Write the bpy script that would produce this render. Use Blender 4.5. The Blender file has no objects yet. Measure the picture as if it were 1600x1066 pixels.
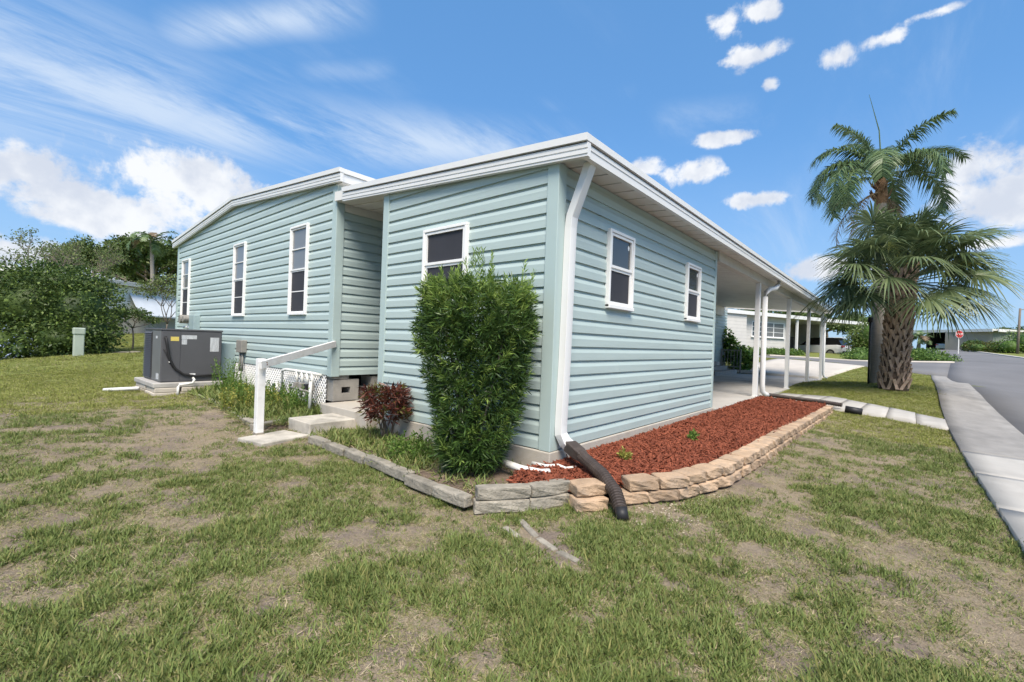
import bpy, math, random
import numpy as np
from mathutils import Vector, Matrix
rad = math.radians
random.seed(7); RNG = np.random.default_rng(7)
scene = bpy.context.scene
COL = scene.collection

# ------------------------------------------------------------------ camera
FPX, YAW, PITCH, ROLL = 712.96, 0.866085, 0.0015777, 0.0350926
def cam_axes():
    cy, sy = math.cos(YAW), math.sin(YAW); cp, sp = math.cos(PITCH), math.sin(PITCH)
    fwd = np.array([sy*cp, cy*cp, sp]); right = np.array([cy, -sy, 0.]); up = np.cross(right, fwd)
    c, s = math.cos(ROLL), math.sin(ROLL)
    return c*right+s*up, -s*right+c*up, fwd
CR, CU, CF = cam_axes()
def ray(px, py): return CR*((px-800)/FPX) - CU*((py-533)/FPX) + CF
_d = ray(857.2, 705.6)
CAM = np.array([0, 0, .30]) - _d*(1.04/-_d[2])
def at(px, py, D): return CAM + ray(px, py)*D            # point at forward distance D
def onz(px, py, z):
    d = ray(px, py); return CAM + d*((z-CAM[2])/d[2])
def onx(px, py, x):
    d = ray(px, py); return CAM + d*((x-CAM[0])/d[0])
cam = bpy.data.cameras.new('camera'); camo = bpy.data.objects.new('camera', cam); COL.objects.link(camo)
cam.sensor_width = 36; cam.lens = 36*FPX/1600; cam.clip_start = .05; cam.clip_end = 2000
camo.matrix_world = Matrix(((CR[0], CU[0], -CF[0], CAM[0]), (CR[1], CU[1], -CF[1], CAM[1]), (CR[2], CU[2], -CF[2], CAM[2]), (0, 0, 0, 1)))
scene.camera = camo

# ------------------------------------------------------------------ light
SUN_EL, SUN_AZ = 55, 224            # azimuth measured from +X, counter-clockwise
sv = Vector((math.cos(rad(SUN_EL))*math.cos(rad(SUN_AZ)), math.cos(rad(SUN_EL))*math.sin(rad(SUN_AZ)), math.sin(rad(SUN_EL))))
sun = bpy.data.lights.new('sun', 'SUN'); sun.energy = 3.9; sun.angle = rad(32); sun.color = (1, .90, .77)
suno = bpy.data.objects.new('sun', sun); COL.objects.link(suno)
suno.rotation_euler = sv.to_track_quat('Z', 'Y').to_euler(); suno.location = (0, 0, 30)
scene.view_settings.view_transform = 'Standard'; scene.view_settings.look = 'None'
scene.view_settings.exposure = 0.84; scene.view_settings.gamma = 1
try:
    scene.cycles.use_denoising = True; scene.cycles.max_bounces = 5; scene.cycles.diffuse_bounces = 3; scene.cycles.use_adaptive_sampling = True; scene.cycles.adaptive_threshold = .025; scene.cycles.transparent_max_bounces = 6
except Exception: pass

class N:
    """small node-tree helper"""
    def __init__(s, tree): s.t = tree
    def n(s, typ, **kw):
        o = s.t.nodes.new(typ)
        for k, v in kw.items(): setattr(o, k, v)
        return o
    def set(s, sock, v):
        if isinstance(v, bpy.types.NodeSocket): s.t.links.new(v, sock)
        else: sock.default_value = v
    def math(s, op, a, b=None, c=None, clamp=False):
        o = s.n('ShaderNodeMath', operation=op, use_clamp=clamp)
        for i, v in enumerate((a, b, c)):
            if v is not None: s.set(o.inputs[i], v)
        return o.outputs[0]
    def vmath(s, op, a, b=None, out=0):
        o = s.n('ShaderNodeVectorMath', operation=op)
        s.set(o.inputs[0], a)
        if b is not None: s.set(o.inputs[3 if op == 'SCALE' else 1], b)
        return o.outputs['Value'] if op in ('DOT_PRODUCT', 'LENGTH') else o.outputs[0]
    def noise(s, vec, scale, detail=4, rough=.55, dist=0., col=False):
        o = s.n('ShaderNodeTexNoise'); s.set(o.inputs['Vector'], vec)
        o.inputs['Scale'].default_value = scale; o.inputs['Detail'].default_value = detail
        o.inputs['Roughness'].default_value = rough; o.inputs['Distortion'].default_value = dist
        return o.outputs['Color' if col else 'Fac']
    def ramp(s, fac, stops, interp='LINEAR'):
        o = s.n('ShaderNodeValToRGB'); s.set(o.inputs[0], fac); r = o.color_ramp; r.interpolation = interp
        while len(r.elements) < len(stops): r.elements.new(.5)
        for e, (p, c) in zip(r.elements, stops):
            e.position = p; e.color = (c, c, c, 1) if isinstance(c, (int, float)) else (*c, 1)
        return o.outputs[0]
    def mix(s, fac, a, b, blend='MIX'):
        o = s.n('ShaderNodeMix', data_type='RGBA', blend_type=blend)
        s.set(o.inputs[0], fac)
        for k, v in ((6, a), (7, b)):
            s.set(o.inputs[k], v if isinstance(v, bpy.types.NodeSocket) else (*v, 1))
        return o.outputs[2]
    def sstep(s, v, a, b):
        o = s.n('ShaderNodeMapRange', interpolation_type='SMOOTHSTEP'); s.set(o.inputs[0], v)
        o.inputs[1].default_value = a; o.inputs[2].default_value = b
        return o.outputs[0]

# ------------------------------------------------------------------ sky
def build_world():
    w = bpy.data.worlds.new('World'); scene.world = w; w.use_nodes = True
    w.cycles.sampling_method = 'MANUAL'; w.cycles.sample_map_resolution = 512
    t = w.node_tree; t.nodes.clear(); k = N(t)
    out = k.n('ShaderNodeOutputWorld'); bg = k.n('ShaderNodeBackground')
    STR = .09; bg.inputs[1].default_value = STR
    sky = k.n('ShaderNodeTexSky', sky_type='NISHITA'); sky.sun_disc = False
    sky.sun_elevation = rad(SUN_EL); sky.sun_rotation = rad(90-SUN_AZ)
    sky.air_density = 1.0; sky.dust_density = .4; sky.ozone_density = 2.2; sky.altitude = 0
    W = 1./STR
    gen = k.n('ShaderNodeTexCoord').outputs['Generated']
    dirv = k.vmath('NORMALIZE', gen)
    sep = k.n('ShaderNodeSeparateXYZ'); k.set(sep.inputs[0], dirv); z = sep.outputs[2]
    # thin high cloud, laid on a flat layer overhead
    zz = k.math('MAXIMUM', k.math('ADD', z, .12), .03)
    pl = k.n('ShaderNodeCombineXYZ'); k.set(pl.inputs[0], k.math('DIVIDE', sep.outputs[0], zz)); k.set(pl.inputs[1], k.math('DIVIDE', sep.outputs[1], zz))
    mp = k.n('ShaderNodeMapping'); k.set(mp.inputs[0], pl.outputs[0]); mp.inputs['Rotation'].default_value = (0, 0, rad(-28)); mp.inputs['Scale'].default_value = (.33, 1.15, 1)
    mp.inputs['Location'].default_value = (.4, 1.1, 0)
    c1 = k.noise(mp.outputs[0], 2.0, 8, .68, .5)
    c2 = k.noise(pl.outputs[0], .55, 3, .5)
    cir = k.math('MULTIPLY', k.sstep(c1, .46, .80), k.sstep(c2, .40, .62))
    # the broad veil band low on the left
    def band(px0, py0, px1, py1, width):
        a = Vector(ray(px0, py0)).normalized(); b = Vector(ray(px1, py1)).normalized(); nrm = a.cross(b).normalized()
        mid = (a+b).normalized(); half = math.acos(max(-1, min(1, a.dot(mid))))
        dist = k.math('ABSOLUTE', k.math('ADD', k.vmath('DOT_PRODUCT', dirv, tuple(nrm)), k.math('MULTIPLY', k.math('SUBTRACT', c2, .5), .25)))
        across = k.math('SUBTRACT', 1., k.sstep(dist, 0., width))
        along = k.sstep(k.vmath('DOT_PRODUCT', dirv, tuple(mid)), math.cos(half*1.5), math.cos(half*.5))
        return k.math('MULTIPLY', across, along)
    veil = k.math('MAXIMUM', band(-150, 70, 330, 200, .16), k.math('MAXIMUM', band(200, 205, 860, 232, .09), band(290, 55, 545, 20, .045)))
    veil = k.math('MULTIPLY', veil, k.sstep(c1, .34, .62))
    for b in (band(840, 155, 970, 120, .022), band(1480, 255, 1600, 195, .02), band(480, 120, 600, 105, .03), band(1040, 170, 1200, 170, .05)):
        veil = k.math('MAXIMUM', veil, k.math('MULTIPLY', b, k.math('MULTIPLY', k.sstep(c1, .38, .7), .45)))
    cir = k.math('MAXIMUM', k.math('MULTIPLY', cir, .45), k.math('MULTIPLY', veil, .88))
    # heaped clouds: soft ellipses in the sky, broken up by noise
    n1 = k.noise(dirv, 9., 7, .62, .35); n2 = k.noise(dirv, 26., 5, .62)
    nz = k.math('ADD', k.math('MULTIPLY', k.math('SUBTRACT', n1, .5), 3.4), k.math('MULTIPLY', k.math('SUBTRACT', n2, .5), 1.5))
    clouds = [(20, 262, 95, 42), (118, 300, 66, 22), (300, 288, 125, 50), (215, 338, 120, 40), (50, 402, 160, 30),
              (1128, 38, 40, 26), (1182, 20, 34, 16), (1165, 90, 52, 18), (1305, 90, 28, 18), (1382, 60, 32, 14), (1455, 20, 46, 10), (1206, 130, 14, 10), (1130, 216, 48, 11), (1082, 274, 52, 20), (1012, 262, 26, 13), (1180, 312, 56, 12),
              (1556, 245, 70, 44), (1590, 305, 110, 44), (1290, 418, 70, 22), (1560, 378, 60, 12), (740, 430, 200, 20)]
    R2 = random.Random(3)
    rest = []
    for i in range(11):                                     # the same kind of sky round the rest of the horizon
        a = rad(R2.uniform(60, 300)) + YAW
        el = rad(R2.choice([8, 12, 16, 22, 30, 40])+R2.uniform(-3, 3))
        rest.append((Vector((math.sin(a)*math.cos(el), math.cos(a)*math.cos(el), math.sin(el))), R2.uniform(.10, .26), R2.uniform(.03, .08)))
    lobes = [(Vector(ray(x, y)).normalized(), wx/FPX, wy/FPX) for x, y, wx, wy in clouds] + rest
    m = None; shade = None
    for c, a, b in lobes:
        cosr = c.dot(Vector(CF)); s = max(.45, cosr) if cosr > 0 else 1
        u = Vector((0, 0, 1)).cross(c).normalized(); v = c.cross(u).normalized()
        a, b = a*s, b*s*1.05
        dx = k.math('DIVIDE', k.vmath('DOT_PRODUCT', dirv, tuple(u)), a); dy = k.math('DIVIDE', k.math('SUBTRACT', k.vmath('DOT_PRODUCT', dirv, tuple(v)), 0.), b)
        rr = k.math('SQRT', k.math('ADD', k.math('MULTIPLY', dx, dx), k.math('MULTIPLY', dy, dy)))
        front = k.math('GREATER_THAN', k.vmath('DOT_PRODUCT', dirv, tuple(c)), 0.)
        e = k.math('MULTIPLY', k.math('SUBTRACT', 1.5, rr), front)
        m = e if m is None else k.math('MAXIMUM', m, e)
    cum = k.sstep(k.math('ADD', k.math('MULTIPLY', k.math('MINIMUM', m, 1.3), 1.), nz), .42, 1.12)
    cum = k.math('MULTIPLY', cum, k.sstep(m, .02, .5))
    body = k.sstep(k.noise(dirv, 11., 5, .55), .36, .62)
    thick = k.sstep(m, .5, 1.2)
    ccol = k.mix(k.math('MULTIPLY', body, 1.), (.39*W, .42*W, .48*W), (.55*W, .56*W, .575*W))
    vcol = (.38*W, .45*W, .55*W)
    tint = k.mix(1., sky.outputs[0], (.86, 1.06, 1.22), 'MULTIPLY')
    tint = k.mix(.5, tint, (.080*W, .235*W, .49*W))
    tint = k.mix(k.math('MULTIPLY', k.math('SUBTRACT', 1., k.sstep(z, -.02, .42)), .62), tint, (.24*W, .34*W, .47*W))
    base = k.mix(k.math('MULTIPLY', cir, 1.), tint, vcol)
    col = k.mix(k.math('MULTIPLY', cum, .96), base, ccol)
    k.set(bg.inputs[0], col); t.links.new(bg.outputs[0], out.inputs[0])
build_world()

# ------------------------------------------------------------------ materials
MATS = {}
def newmat(name):
    m = bpy.data.materials.new(name); m.use_nodes = True; t = m.node_tree
    b = t.nodes['Principled BSDF']; MATS[name] = m
    return m, N(t), b
def pos(k): return k.n('ShaderNodeNewGeometry').outputs['Position']
def stretch(k, vec, s):
    mp = k.n('ShaderNodeMapping'); k.set(mp.inputs[0], vec); mp.inputs['Scale'].default_value = s; return mp.outputs[0]
def bump(k, b, h, strength=.3, dist=.01):
    o = k.n('ShaderNodeBump'); o.inputs['Strength'].default_value = strength; o.inputs['Distance'].default_value = dist
    k.set(o.inputs['Height'], h); k.t.links.new(o.outputs[0], b.inputs['Normal'])
def simple(name, col, rough=.6, var=.12, scale=6., bscale=60., bstr=.15, bdist=.004, metal=0., spec=.4, dirt=None, dscale=2.5, damt=.5, st=None, island=0.):
    m, k, b = newmat(name); p = pos(k)
    if st: p = stretch(k, p, st)
    n = k.noise(p, scale, 5, .6)
    lo = tuple(c*(1-var) for c in col); hi = tuple(min(1, c*(1+var)) for c in col)
    c = k.mix(k.ramp(n, [(.3, 0.), (.7, 1.)]), lo, hi)
    if dirt is not None:
        d = k.ramp(k.noise(p, dscale, 8, .65), [(.48, 0.), (.72, 1.)])
        c = k.mix(k.math('MULTIPLY', d, damt), c, dirt)
    if island:
        r = k.n('ShaderNodeObjectInfo').outputs['Random']
        hs = k.n('ShaderNodeHueSaturation'); k.set(hs.inputs['Value'], k.math('ADD', k.math('MULTIPLY', r, island*2), 1-island)); k.set(hs.inputs['Color'], c); c = hs.outputs[0]
    k.set(b.inputs['Base Color'], c); b.inputs['Roughness'].default_value = rough; b.inputs['Metallic'].default_value = metal
    b.inputs['Specular IOR Level'].default_value = spec
    if bstr: bump(k, b, k.noise(p, bscale, 4, .6), bstr, bdist)
    return m
def leafmat(name, dark, light, rough=.5, spec=.35, trans=.25, per='island'):
    m, k, b = newmat(name)
    r = k.n('ShaderNodeNewGeometry').outputs['Random Per Island'] if per == 'island' else k.n('ShaderNodeObjectInfo').outputs['Random']
    c = k.mix(r, dark, light)
    if per == 'object':
        r2 = k.n('ShaderNodeNewGeometry').outputs['Random Per Island']
        c = k.mix(k.math('MULTIPLY', r2, .5), c, light)
    k.set(b.inputs['Base Color'], c); b.inputs['Roughness'].default_value = rough; b.inputs['Specular IOR Level'].default_value = spec
    if trans:
        tb = k.n('ShaderNodeBsdfTranslucent'); k.set(tb.inputs[0], c); ms = k.n('ShaderNodeMixShader'); ms.inputs[0].default_value = trans
        k.t.links.new(b.outputs[0], ms.inputs[1]); k.t.links.new(tb.outputs[0], ms.inputs[2])
        k.t.links.new(ms.outputs[0], k.t.nodes['Material Output'].inputs[0])
    return m

simple('house_white', (.58, .565, .535), .6, .05, 2., 40, .06)
simple('siding', (.40, .487, .475), .42, .05, 1.4, 40, .10, .003, dirt=(.31, .39, .38), dscale=1.2, damt=.35, st=(.6, .6, 9.), island=.03)
simple('trim_teal', (.385, .48, .47), .4, .04, 2., 40, .04)
simple('white_metal', (.68, .685, .68), .38, .05, 2., 50, .03, dirt=(.50, .50, .47), dscale=2., damt=.35)
simple('white_paint', (.74, .74, .73), .5, .05, 5., 70, .12, dirt=(.42, .40, .36), dscale=7., damt=.45)
simple('white_vinyl', (.78, .78, .77), .4, .04, 5., 70, .03)
simple('pan_white', (.68, .67, .64), .45, .05, 3., 50, .03, dirt=(.48, .46, .42), dscale=1.6, damt=.4)
simple('beam', (.55, .54, .51), .5, .06, 3., 50, .04, dirt=(.36, .34, .31), dscale=3., damt=.5)
simple('concrete', (.40, .385, .36), .85, .12, 1.3, 90, .35, .006, dirt=(.20, .19, .18), dscale=.9, damt=.6)
simple('concrete_light', (.47, .435, .385), .85, .08, 1.2, 90, .25, .005, dirt=(.33, .305, .27), dscale=.7, damt=.45)
simple('worn_concrete', (.46, .43, .375), .9, .2, 5., 130, .8, .008, dirt=(.20, .185, .16), dscale=4.5, damt=.75)
simple('concrete_side', (.40, .385, .355), .88, .1, 1.6, 120, .35, .005, dirt=(.27, .255, .235), dscale=1.4, damt=.6)
simple('sidewalk', (.25, .24, .225), .88, .14, 2.2, 120, .4, .006, dirt=(.15, .145, .138), dscale=.75, damt=.75, st=(1, 1.6, 1))
simple('foundation', (.42, .39, .34), .9, .12, 4., 70, .4, .008, dirt=(.24, .20, .15), dscale=4., damt=.6)
simple('cinder', (.30, .285, .26), .95, .15, 8., 70, .7, .012, dirt=(.16, .15, .14), dscale=4., damt=.6)
simple('stone_grey', (.28, .255, .21), .95, .2, 9., 45, .9, .015, dirt=(.115, .11, .09), dscale=7., damt=.75, island=.14)
simple('stone_tan', (.40, .285, .19), .92, .2, 7., 45, .8, .014, dirt=(.20, .175, .15), dscale=5., damt=.7, island=.2)
simple('asphalt', (.145, .144, .147), .9, .12, .35, 200, .35, .004, dirt=(.10, .10, .10), dscale=.25, damt=.6)
simple('soil', (.13, .095, .07), 1., .25, 6., 60, .9, .02, dirt=(.22, .17, .12), dscale=9., damt=.7)
simple('mulch_base', (.11, .034, .018), 1., .3, 20, 60, 1., .02)
simple('ac_grey', (.085, .086, .093), .45, .06, 3., 50, .03)
simple('ac_side', (.135, .14, .145), .5, .06, 3., 50, .03)
simple('ac_dark', (.022, .022, .026), .6, .1, 8., 50, .05)
simple('black_rubber', (.018, .018, .02), .55, .15, 8., 60, .1)
simple('brown_plastic', (.055, .043, .038), .5, .15, 9., 60, .12, dirt=(.11, .09, .075), dscale=9., damt=.4)
simple('galv', (.33, .42, .43), .45, .08, 4., 60, .05, metal=.2)
simple('meter_grey', (.23, .22, .20), .6, .15, 10, 60, .15)
simple('pvc', (.66, .66, .63), .5, .06, 9., 60, .04, dirt=(.42, .41, .36), dscale=10, damt=.5)
simple('copper', (.28, .13, .07), .5, .2, 9., 60, .1)
simple('roof_white', (.64, .64, .62), .6, .08, 1.5, 50, .05, dirt=(.42, .42, .41), dscale=1.3, damt=.5)
simple('beige_wall', (.55, .52, .46), .7, .05, 2., 40, .06)
simple('awning', (.62, .65, .68), .35, .05, 2., 40, .04)
simple('block_wall', (.46, .42, .36), .9, .1, 5., 40, .3)
simple('far_green', (.19, .215, .19), .75, .05, 2., 40, .05)
simple('far_taupe', (.29, .275, .24), .75, .05, 2., 40, .05)
simple('shade_and_bin_dark', (.035, .033, .033), .9, .2, 2., 40, .05)  # near black for painted-in shade, and for the storage bin itself
simple('sign_red', (.42, .025, .03), .5, .05, 4., 40, .02)
simple('wood_pole', (.17, .14, .115), .9, .2, 8., 40, .3)
simple('bark', (.16, .135, .11), .95, .3, 10, 40, .8, .02)
simple('queen_bark', (.235, .215, .19), .95, .14, 6., 30, .5, .02, st=(1, 1, 5))
simple('sabal_core', (.10, .07, .05), 1., .3, 12, 40, .8, .02)
simple('boot', (.36, .265, .20), .95, .25, 14, 50, .7, .012, st=(3, 3, .6), island=.22)
simple('fibre', (.20, .125, .075), 1., .3, 12, 60, .8, .02)
simple('ped_green', (.36, .42, .36), .6, .08, 3., 50, .05, dirt=(.24, .26, .22), dscale=6, damt=.4)
simple('tyre', (.02, .02, .021), .8, .1, 9, 60, .1)
simple('rim', (.35, .35, .36), .35, .05, 9, 60, .02, metal=.7)
simple('car_white', (.62, .63, .64), .25, .03, 2, 20, 0., spec=.6)
simple('car_silver', (.42, .43, .42), .28, .03, 2, 20, 0., metal=.3, spec=.6)
simple('tail_red', (.35, .02, .025), .25, .05, 8, 20, 0.)
simple('rust', (.27, .11, .04), .9, .3, 20, 60, .2)
simple('sticker_yellow', (.62, .50, .13), .5, .2, 120, 60, 0.)
simple('shell', (.42, .36, .28), .8, .2, 30, 60, .2)

def glassmat(name, col, rough=.06):
    m, k, b = newmat(name); b.inputs['Base Color'].default_value = (*col, 1); b.inputs['Roughness'].default_value = rough; b.inputs['Specular IOR Level'].default_value = .55
    n = k.noise(stretch(k, pos(k), (1, 1, 1)), 1.6, 2, .5); bump(k, b, n, .06, .02)
glassmat('glass', (.055, .062, .068)); glassmat('glass_light', (.17, .18, .19), .12); glassmat('glass_car', (.012, .013, .015), .04)
simple('screen', (.035, .035, .042), .65, .08, 3., 900, .25, .001)
simple('grille', (.075, .075, .08), .5, .06, 3., 60, .05)

def sticker_lines():
    m, k, b = newmat('sticker_white')
    p = pos(k); s = k.n('ShaderNodeSeparateXYZ'); k.set(s.inputs[0], p)
    rows = k.math('SINE', k.math('MULTIPLY', s.outputs[2], 420.))
    words = k.noise(stretch(k, p, (55, 55, 8)), 1., 2, .5)
    f = k.math('MULTIPLY', k.math('GREATER_THAN', rows, .1), k.math('GREATER_THAN', words, .47))
    k.set(b.inputs['Base Color'], k.mix(k.math('MULTIPLY', f, .55), (.52, .54, .56), (.16, .17, .18))); b.inputs['Roughness'].default_value = .5
sticker_lines()

def groundmat():
    m, k, b = newmat('lawn'); p = pos(k)
    big = k.noise(p, .55, 5, .6); mid = k.noise(p, 2.6, 6, .65); fine = k.noise(p, 38., 6, .7); f2 = k.noise(stretch(k, p, (1, 1, 1)), 130., 3, .7)
    straw = k.mix(fine, (.15, .118, .082), (.41, .34, .245))
    sand = k.mix(f2, (.27, .225, .17), (.42, .36, .285))
    dirt = k.mix(fine, (.115, .09, .072), (.30, .245, .20))
    c = k.mix(k.sstep(mid, .46, .60), straw, dirt)
    c = k.mix(k.math('MULTIPLY', k.sstep(k.math('ADD', big, k.math('MULTIPLY', mid, .6)), .93, 1.05), .8), c, sand)
    dist = k.vmath('LENGTH', k.vmath('SUBTRACT', p, tuple(CAM)))
    far = k.mix(k.noise(p, .9, 5, .6), (.12, .16, .042), (.21, .215, .075))
    c = k.mix(k.sstep(dist, 8., 16.), c, far)
    k.set(b.inputs['Base Color'], c); b.inputs['Roughness'].default_value = 1.; b.inputs['Specular IOR Level'].default_value = .1
    bump(k, b, k.math('ADD', fine, k.math('MULTIPLY', f2, .6)), .9, .02)
groundmat()
leafmat('grass_green', (.078, .115, .026), (.205, .262, .075), .55, .3, .3, 'object')
leafmat('grass_olive', (.125, .14, .04), (.29, .285, .105), .6, .25, .25, 'object')
leafmat('grass_straw', (.19, .15, .09), (.47, .395, .26), .8, .15, .15, 'object')
leafmat('grass_far', (.15, .19, .035), (.30, .32, .08), .6, .25, .25, 'object')
leafmat('weed', (.06, .13, .02), (.16, .25, .05), .55, .3, .3)
leafmat('weed_yellow', (.20, .22, .04), (.36, .33, .08), .6, .3, .3)
leafmat('podo_old', (0.028, 0.063, 0.014), (0.077, 0.143, 0.031), .42, .4, .2)
leafmat('podo_new', (0.132, 0.220, 0.039), (0.275, 0.374, 0.094), .45, .35, .3)
leafmat('croton', (.045, .014, .012), (.14, .045, .027), .4, .4, .2)
leafmat('croton_green', (.06, .075, .016), (.15, .13, .03), .4, .4, .2)
leafmat('hedge', (0.029, 0.060, 0.015), (0.102, 0.150, 0.038), .5, .3, .2)
leafmat('hedge_light', (0.104, 0.169, 0.039), (0.208, 0.286, 0.065), .5, .3, .25)
leafmat('oak', (0.047, 0.081, 0.024), (0.121, 0.176, 0.049), .55, .3, .2)
leafmat('small_tree', (.07, .10, .03), (.17, .20, .07), .55, .3, .25)
leafmat('sabal', (.05, .085, .034), (.19, .235, .105), .42, .4, .25)
leafmat('sabal_dry', (.12, .09, .045), (.22, .175, .09), .6, .2, .2)
leafmat('queen', (0.061, 0.115, 0.043), (0.169, 0.236, 0.101), .42, .4, .25)
leafmat('queen_dry', (.16, .12, .08), (.27, .21, .14), .7, .2, .2)
leafmat('flower_stalk', (.24, .28, .06), (.40, .42, .12), .6, .2, .3)
leafmat('plumbago', (.30, .38, .62), (.45, .52, .72), .6, .2, .3)
leafmat('vine', (.07, .15, .02), (.20, .32, .05), .45, .35, .3)
leafmat('cover', (0.039, 0.091, 0.018), (0.130, 0.221, 0.046), .55, .3, .2)
leafmat('mulch', (.07, .02, .013), (.26, .078, .042), .8, .2, 0., 'object')
def M(n): return MATS[n]

# ------------------------------------------------------------------ mesh helpers
class MB:
    def __init__(s): s.v = []; s.f = []; s.m = []
    def add(s, verts, faces, mi=0):
        o = len(s.v); s.v += [tuple(map(float, p)) for p in verts]
        s.f += [tuple(o+i for i in f) for f in faces]; s.m += [mi]*len(faces); return s
    def box(s, x0, x1, y0, y1, z0, z1, mi=0):
        return s.add([(x0, y0, z0), (x1, y0, z0), (x1, y1, z0), (x0, y1, z0), (x0, y0, z1), (x1, y0, z1), (x1, y1, z1), (x0, y1, z1)],
                     [(0, 3, 2, 1), (4, 5, 6, 7), (0, 1, 5, 4), (1, 2, 6, 5), (2, 3, 7, 6), (3, 0, 4, 7)], mi)
    def obox(s, c, ax, ay, az, mi=0):
        c, ax, ay, az = map(np.array, (c, ax, ay, az)); P = []
        for k in (-1, 1):
            for i, j in ((-1, -1), (1, -1), (1, 1), (-1, 1)): P.append(c+ax*i+ay*j+az*k)
        return s.add(P, [(0, 3, 2, 1), (4, 5, 6, 7), (0, 1, 5, 4), (1, 2, 6, 5), (2, 3, 7, 6), (3, 0, 4, 7)], mi)
    def sweep(s, path, prof, up=(0, 0, 1), mi=0, closed=True, caps=True, scales=None):
        """sweep a closed profile [(a,b)] along path; a = sideways, b = 'up'"""
        path = [np.array(p, float) for p in path]; n = len(prof); o = len(s.v); up = np.array(up, float)
        for i, p in enumerate(path):
            t = path[min(i+1, len(path)-1)]-path[max(i-1, 0)]; t /= np.linalg.norm(t)
            u = up if abs(np.dot(up, t)) < .97 else np.array((1., 0, 0))
            a = np.cross(t, u); a /= np.linalg.norm(a); b = np.cross(a, t); sc = 1 if scales is None else scales[i]
            for (pa, pb) in prof: s.v.append(tuple(p+a*pa*sc+b*pb*sc))
        for i in range(len(path)-1):
            for j in range(n if closed else n-1):
                k = (j+1) % n
                s.f.append((o+i*n+j, o+i*n+k, o+(i+1)*n+k, o+(i+1)*n+j)); s.m.append(mi)
        if caps and closed:
            s.f.append(tuple(o+j for j in range(n))[::-1]); s.m.append(mi)
            s.f.append(tuple(o+(len(path)-1)*n+j for j in range(n))); s.m.append(mi)
        return s
    def tube(s, path, r, n=8, mi=0, scales=None, up=(0, 0, 1)):
        return s.sweep(path, [(r*math.cos(2*math.pi*j/n), r*math.sin(2*math.pi*j/n)) for j in range(n)], up, mi, scales=scales)
    def build(s, name, mats, parent=None, smooth=False, bevel=0., kind=None, loc=None):
        me = bpy.data.meshes.new(name); off = Vector((0, 0, 0))
        if loc is not None: off = Vector(loc)
        elif parent is not None: off = Vector(parent['_o'])
        A = np.array(s.v, float)-np.array(off)
        me.from_pydata(A.tolist(), [], s.f)
        return finish(name, me, mats, parent, off, smooth, bevel, kind, s.m, loc is not None)
ORIG = {}
def finish(name, me, mats, parent, off, smooth, bevel, kind, mi=None, placed=False):
    if not isinstance(mats, (list, tuple)): mats = [mats]
    for m in mats: me.materials.append(M(m))
    if mi is not None and len(mats) > 1: me.polygons.foreach_set('material_index', mi)
    if smooth: me.polygons.foreach_set('use_smooth', [True]*len(me.polygons))
    me.update(); o = bpy.data.objects.new(name, me); COL.objects.link(o)
    o['_o'] = tuple(off)
    if parent is not None:
        o.parent = parent
        if placed: o.location = off-Vector(parent['_o'])
        else: o['_o'] = tuple(parent['_o'])
    elif placed: o.location = off
    if bevel:
        b = o.modifiers.new('bevel', 'BEVEL'); b.width = bevel; b.segments = 2; b.limit_method = 'ANGLE'; b.angle_limit = rad(40)
    if kind: o['kind'] = kind
    return o
def tag(o, label, cat, group=None):
    o['label'] = label; o['category'] = cat
    if group: o['group'] = group
    return o
def thing(name, label, cat, loc, group=None):
    o = bpy.data.objects.new(name, None); COL.objects.link(o); o.empty_display_size = .1
    o.location = tuple(map(float, loc)); o['_o'] = tuple(map(float, loc)); return tag(o, label, cat, group)
def copy_part(src, parent, loc, rot=(0, 0, 0), scale=(1, 1, 1)):
    c = src.copy(); COL.objects.link(c); c.parent = parent; c.location = Vector(tuple(map(float, loc)))-Vector(parent['_o']); c.rotation_euler = rot; c.scale = scale; return c
def np_mesh(name, V, F, mats, parent=None, mi=None, smooth=False, kind=None, loc=None):
    """V (n,3) and F (m,4 or 3) numpy arrays -> object"""
    off = Vector((0, 0, 0))
    if loc is not None: off = Vector(tuple(map(float, loc)))
    elif parent is not None: off = Vector(parent['_o'])
    V = np.asarray(V, np.float32)-np.array(off, np.float32); F = np.asarray(F, np.int32)
    me = bpy.data.meshes.new(name); k = F.shape[1]
    me.vertices.add(len(V)); me.vertices.foreach_set('co', V.ravel())
    me.loops.add(F.size); me.loops.foreach_set('vertex_index', F.ravel())
    me.polygons.add(len(F)); me.polygons.foreach_set('loop_start', np.arange(0, F.size, k, dtype=np.int32)); me.polygons.foreach_set('loop_total', np.full(len(F), k, np.int32))
    me.update(calc_edges=True)
    return finish(name, me, mats, parent, off, smooth, 0, kind, mi, loc is not None)

def vnoise(x, y, scale, seed=0, octaves=3):
    x = np.asarray(x, float)*scale; y = np.asarray(y, float)*scale; tot = 0; amp = 1; nrm = 0
    for o in range(octaves):
        r = np.random.default_rng(seed*31+o).random((256, 256))
        xi = np.floor(x).astype(int); yi = np.floor(y).astype(int); fx = x-xi; fy = y-yi
        fx = fx*fx*(3-2*fx); fy = fy*fy*(3-2*fy); g = lambda i, j: r[i % 256, j % 256]
        tot = tot+amp*((g(xi, yi)*(1-fx)+g(xi+1, yi)*fx)*(1-fy)+(g(xi, yi+1)*(1-fx)+g(xi+1, yi+1)*fx)*fy); nrm += amp; amp *= .5; x = x*2.03; y = y*2.03
    return tot/nrm
def inpoly(x, y, poly):
    x = np.asarray(x); y = np.asarray(y); c = np.zeros(x.shape, bool); n = len(poly)
    for i in range(n):
        x0, y0 = poly[i][:2]; x1, y1 = poly[(i+1) % n][:2]
        if y0 == y1: continue
        c ^= ((y0 > y) != (y1 > y)) & (x < (x1-x0)*(y-y0)/(y1-y0)+x0)
    return c

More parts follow.
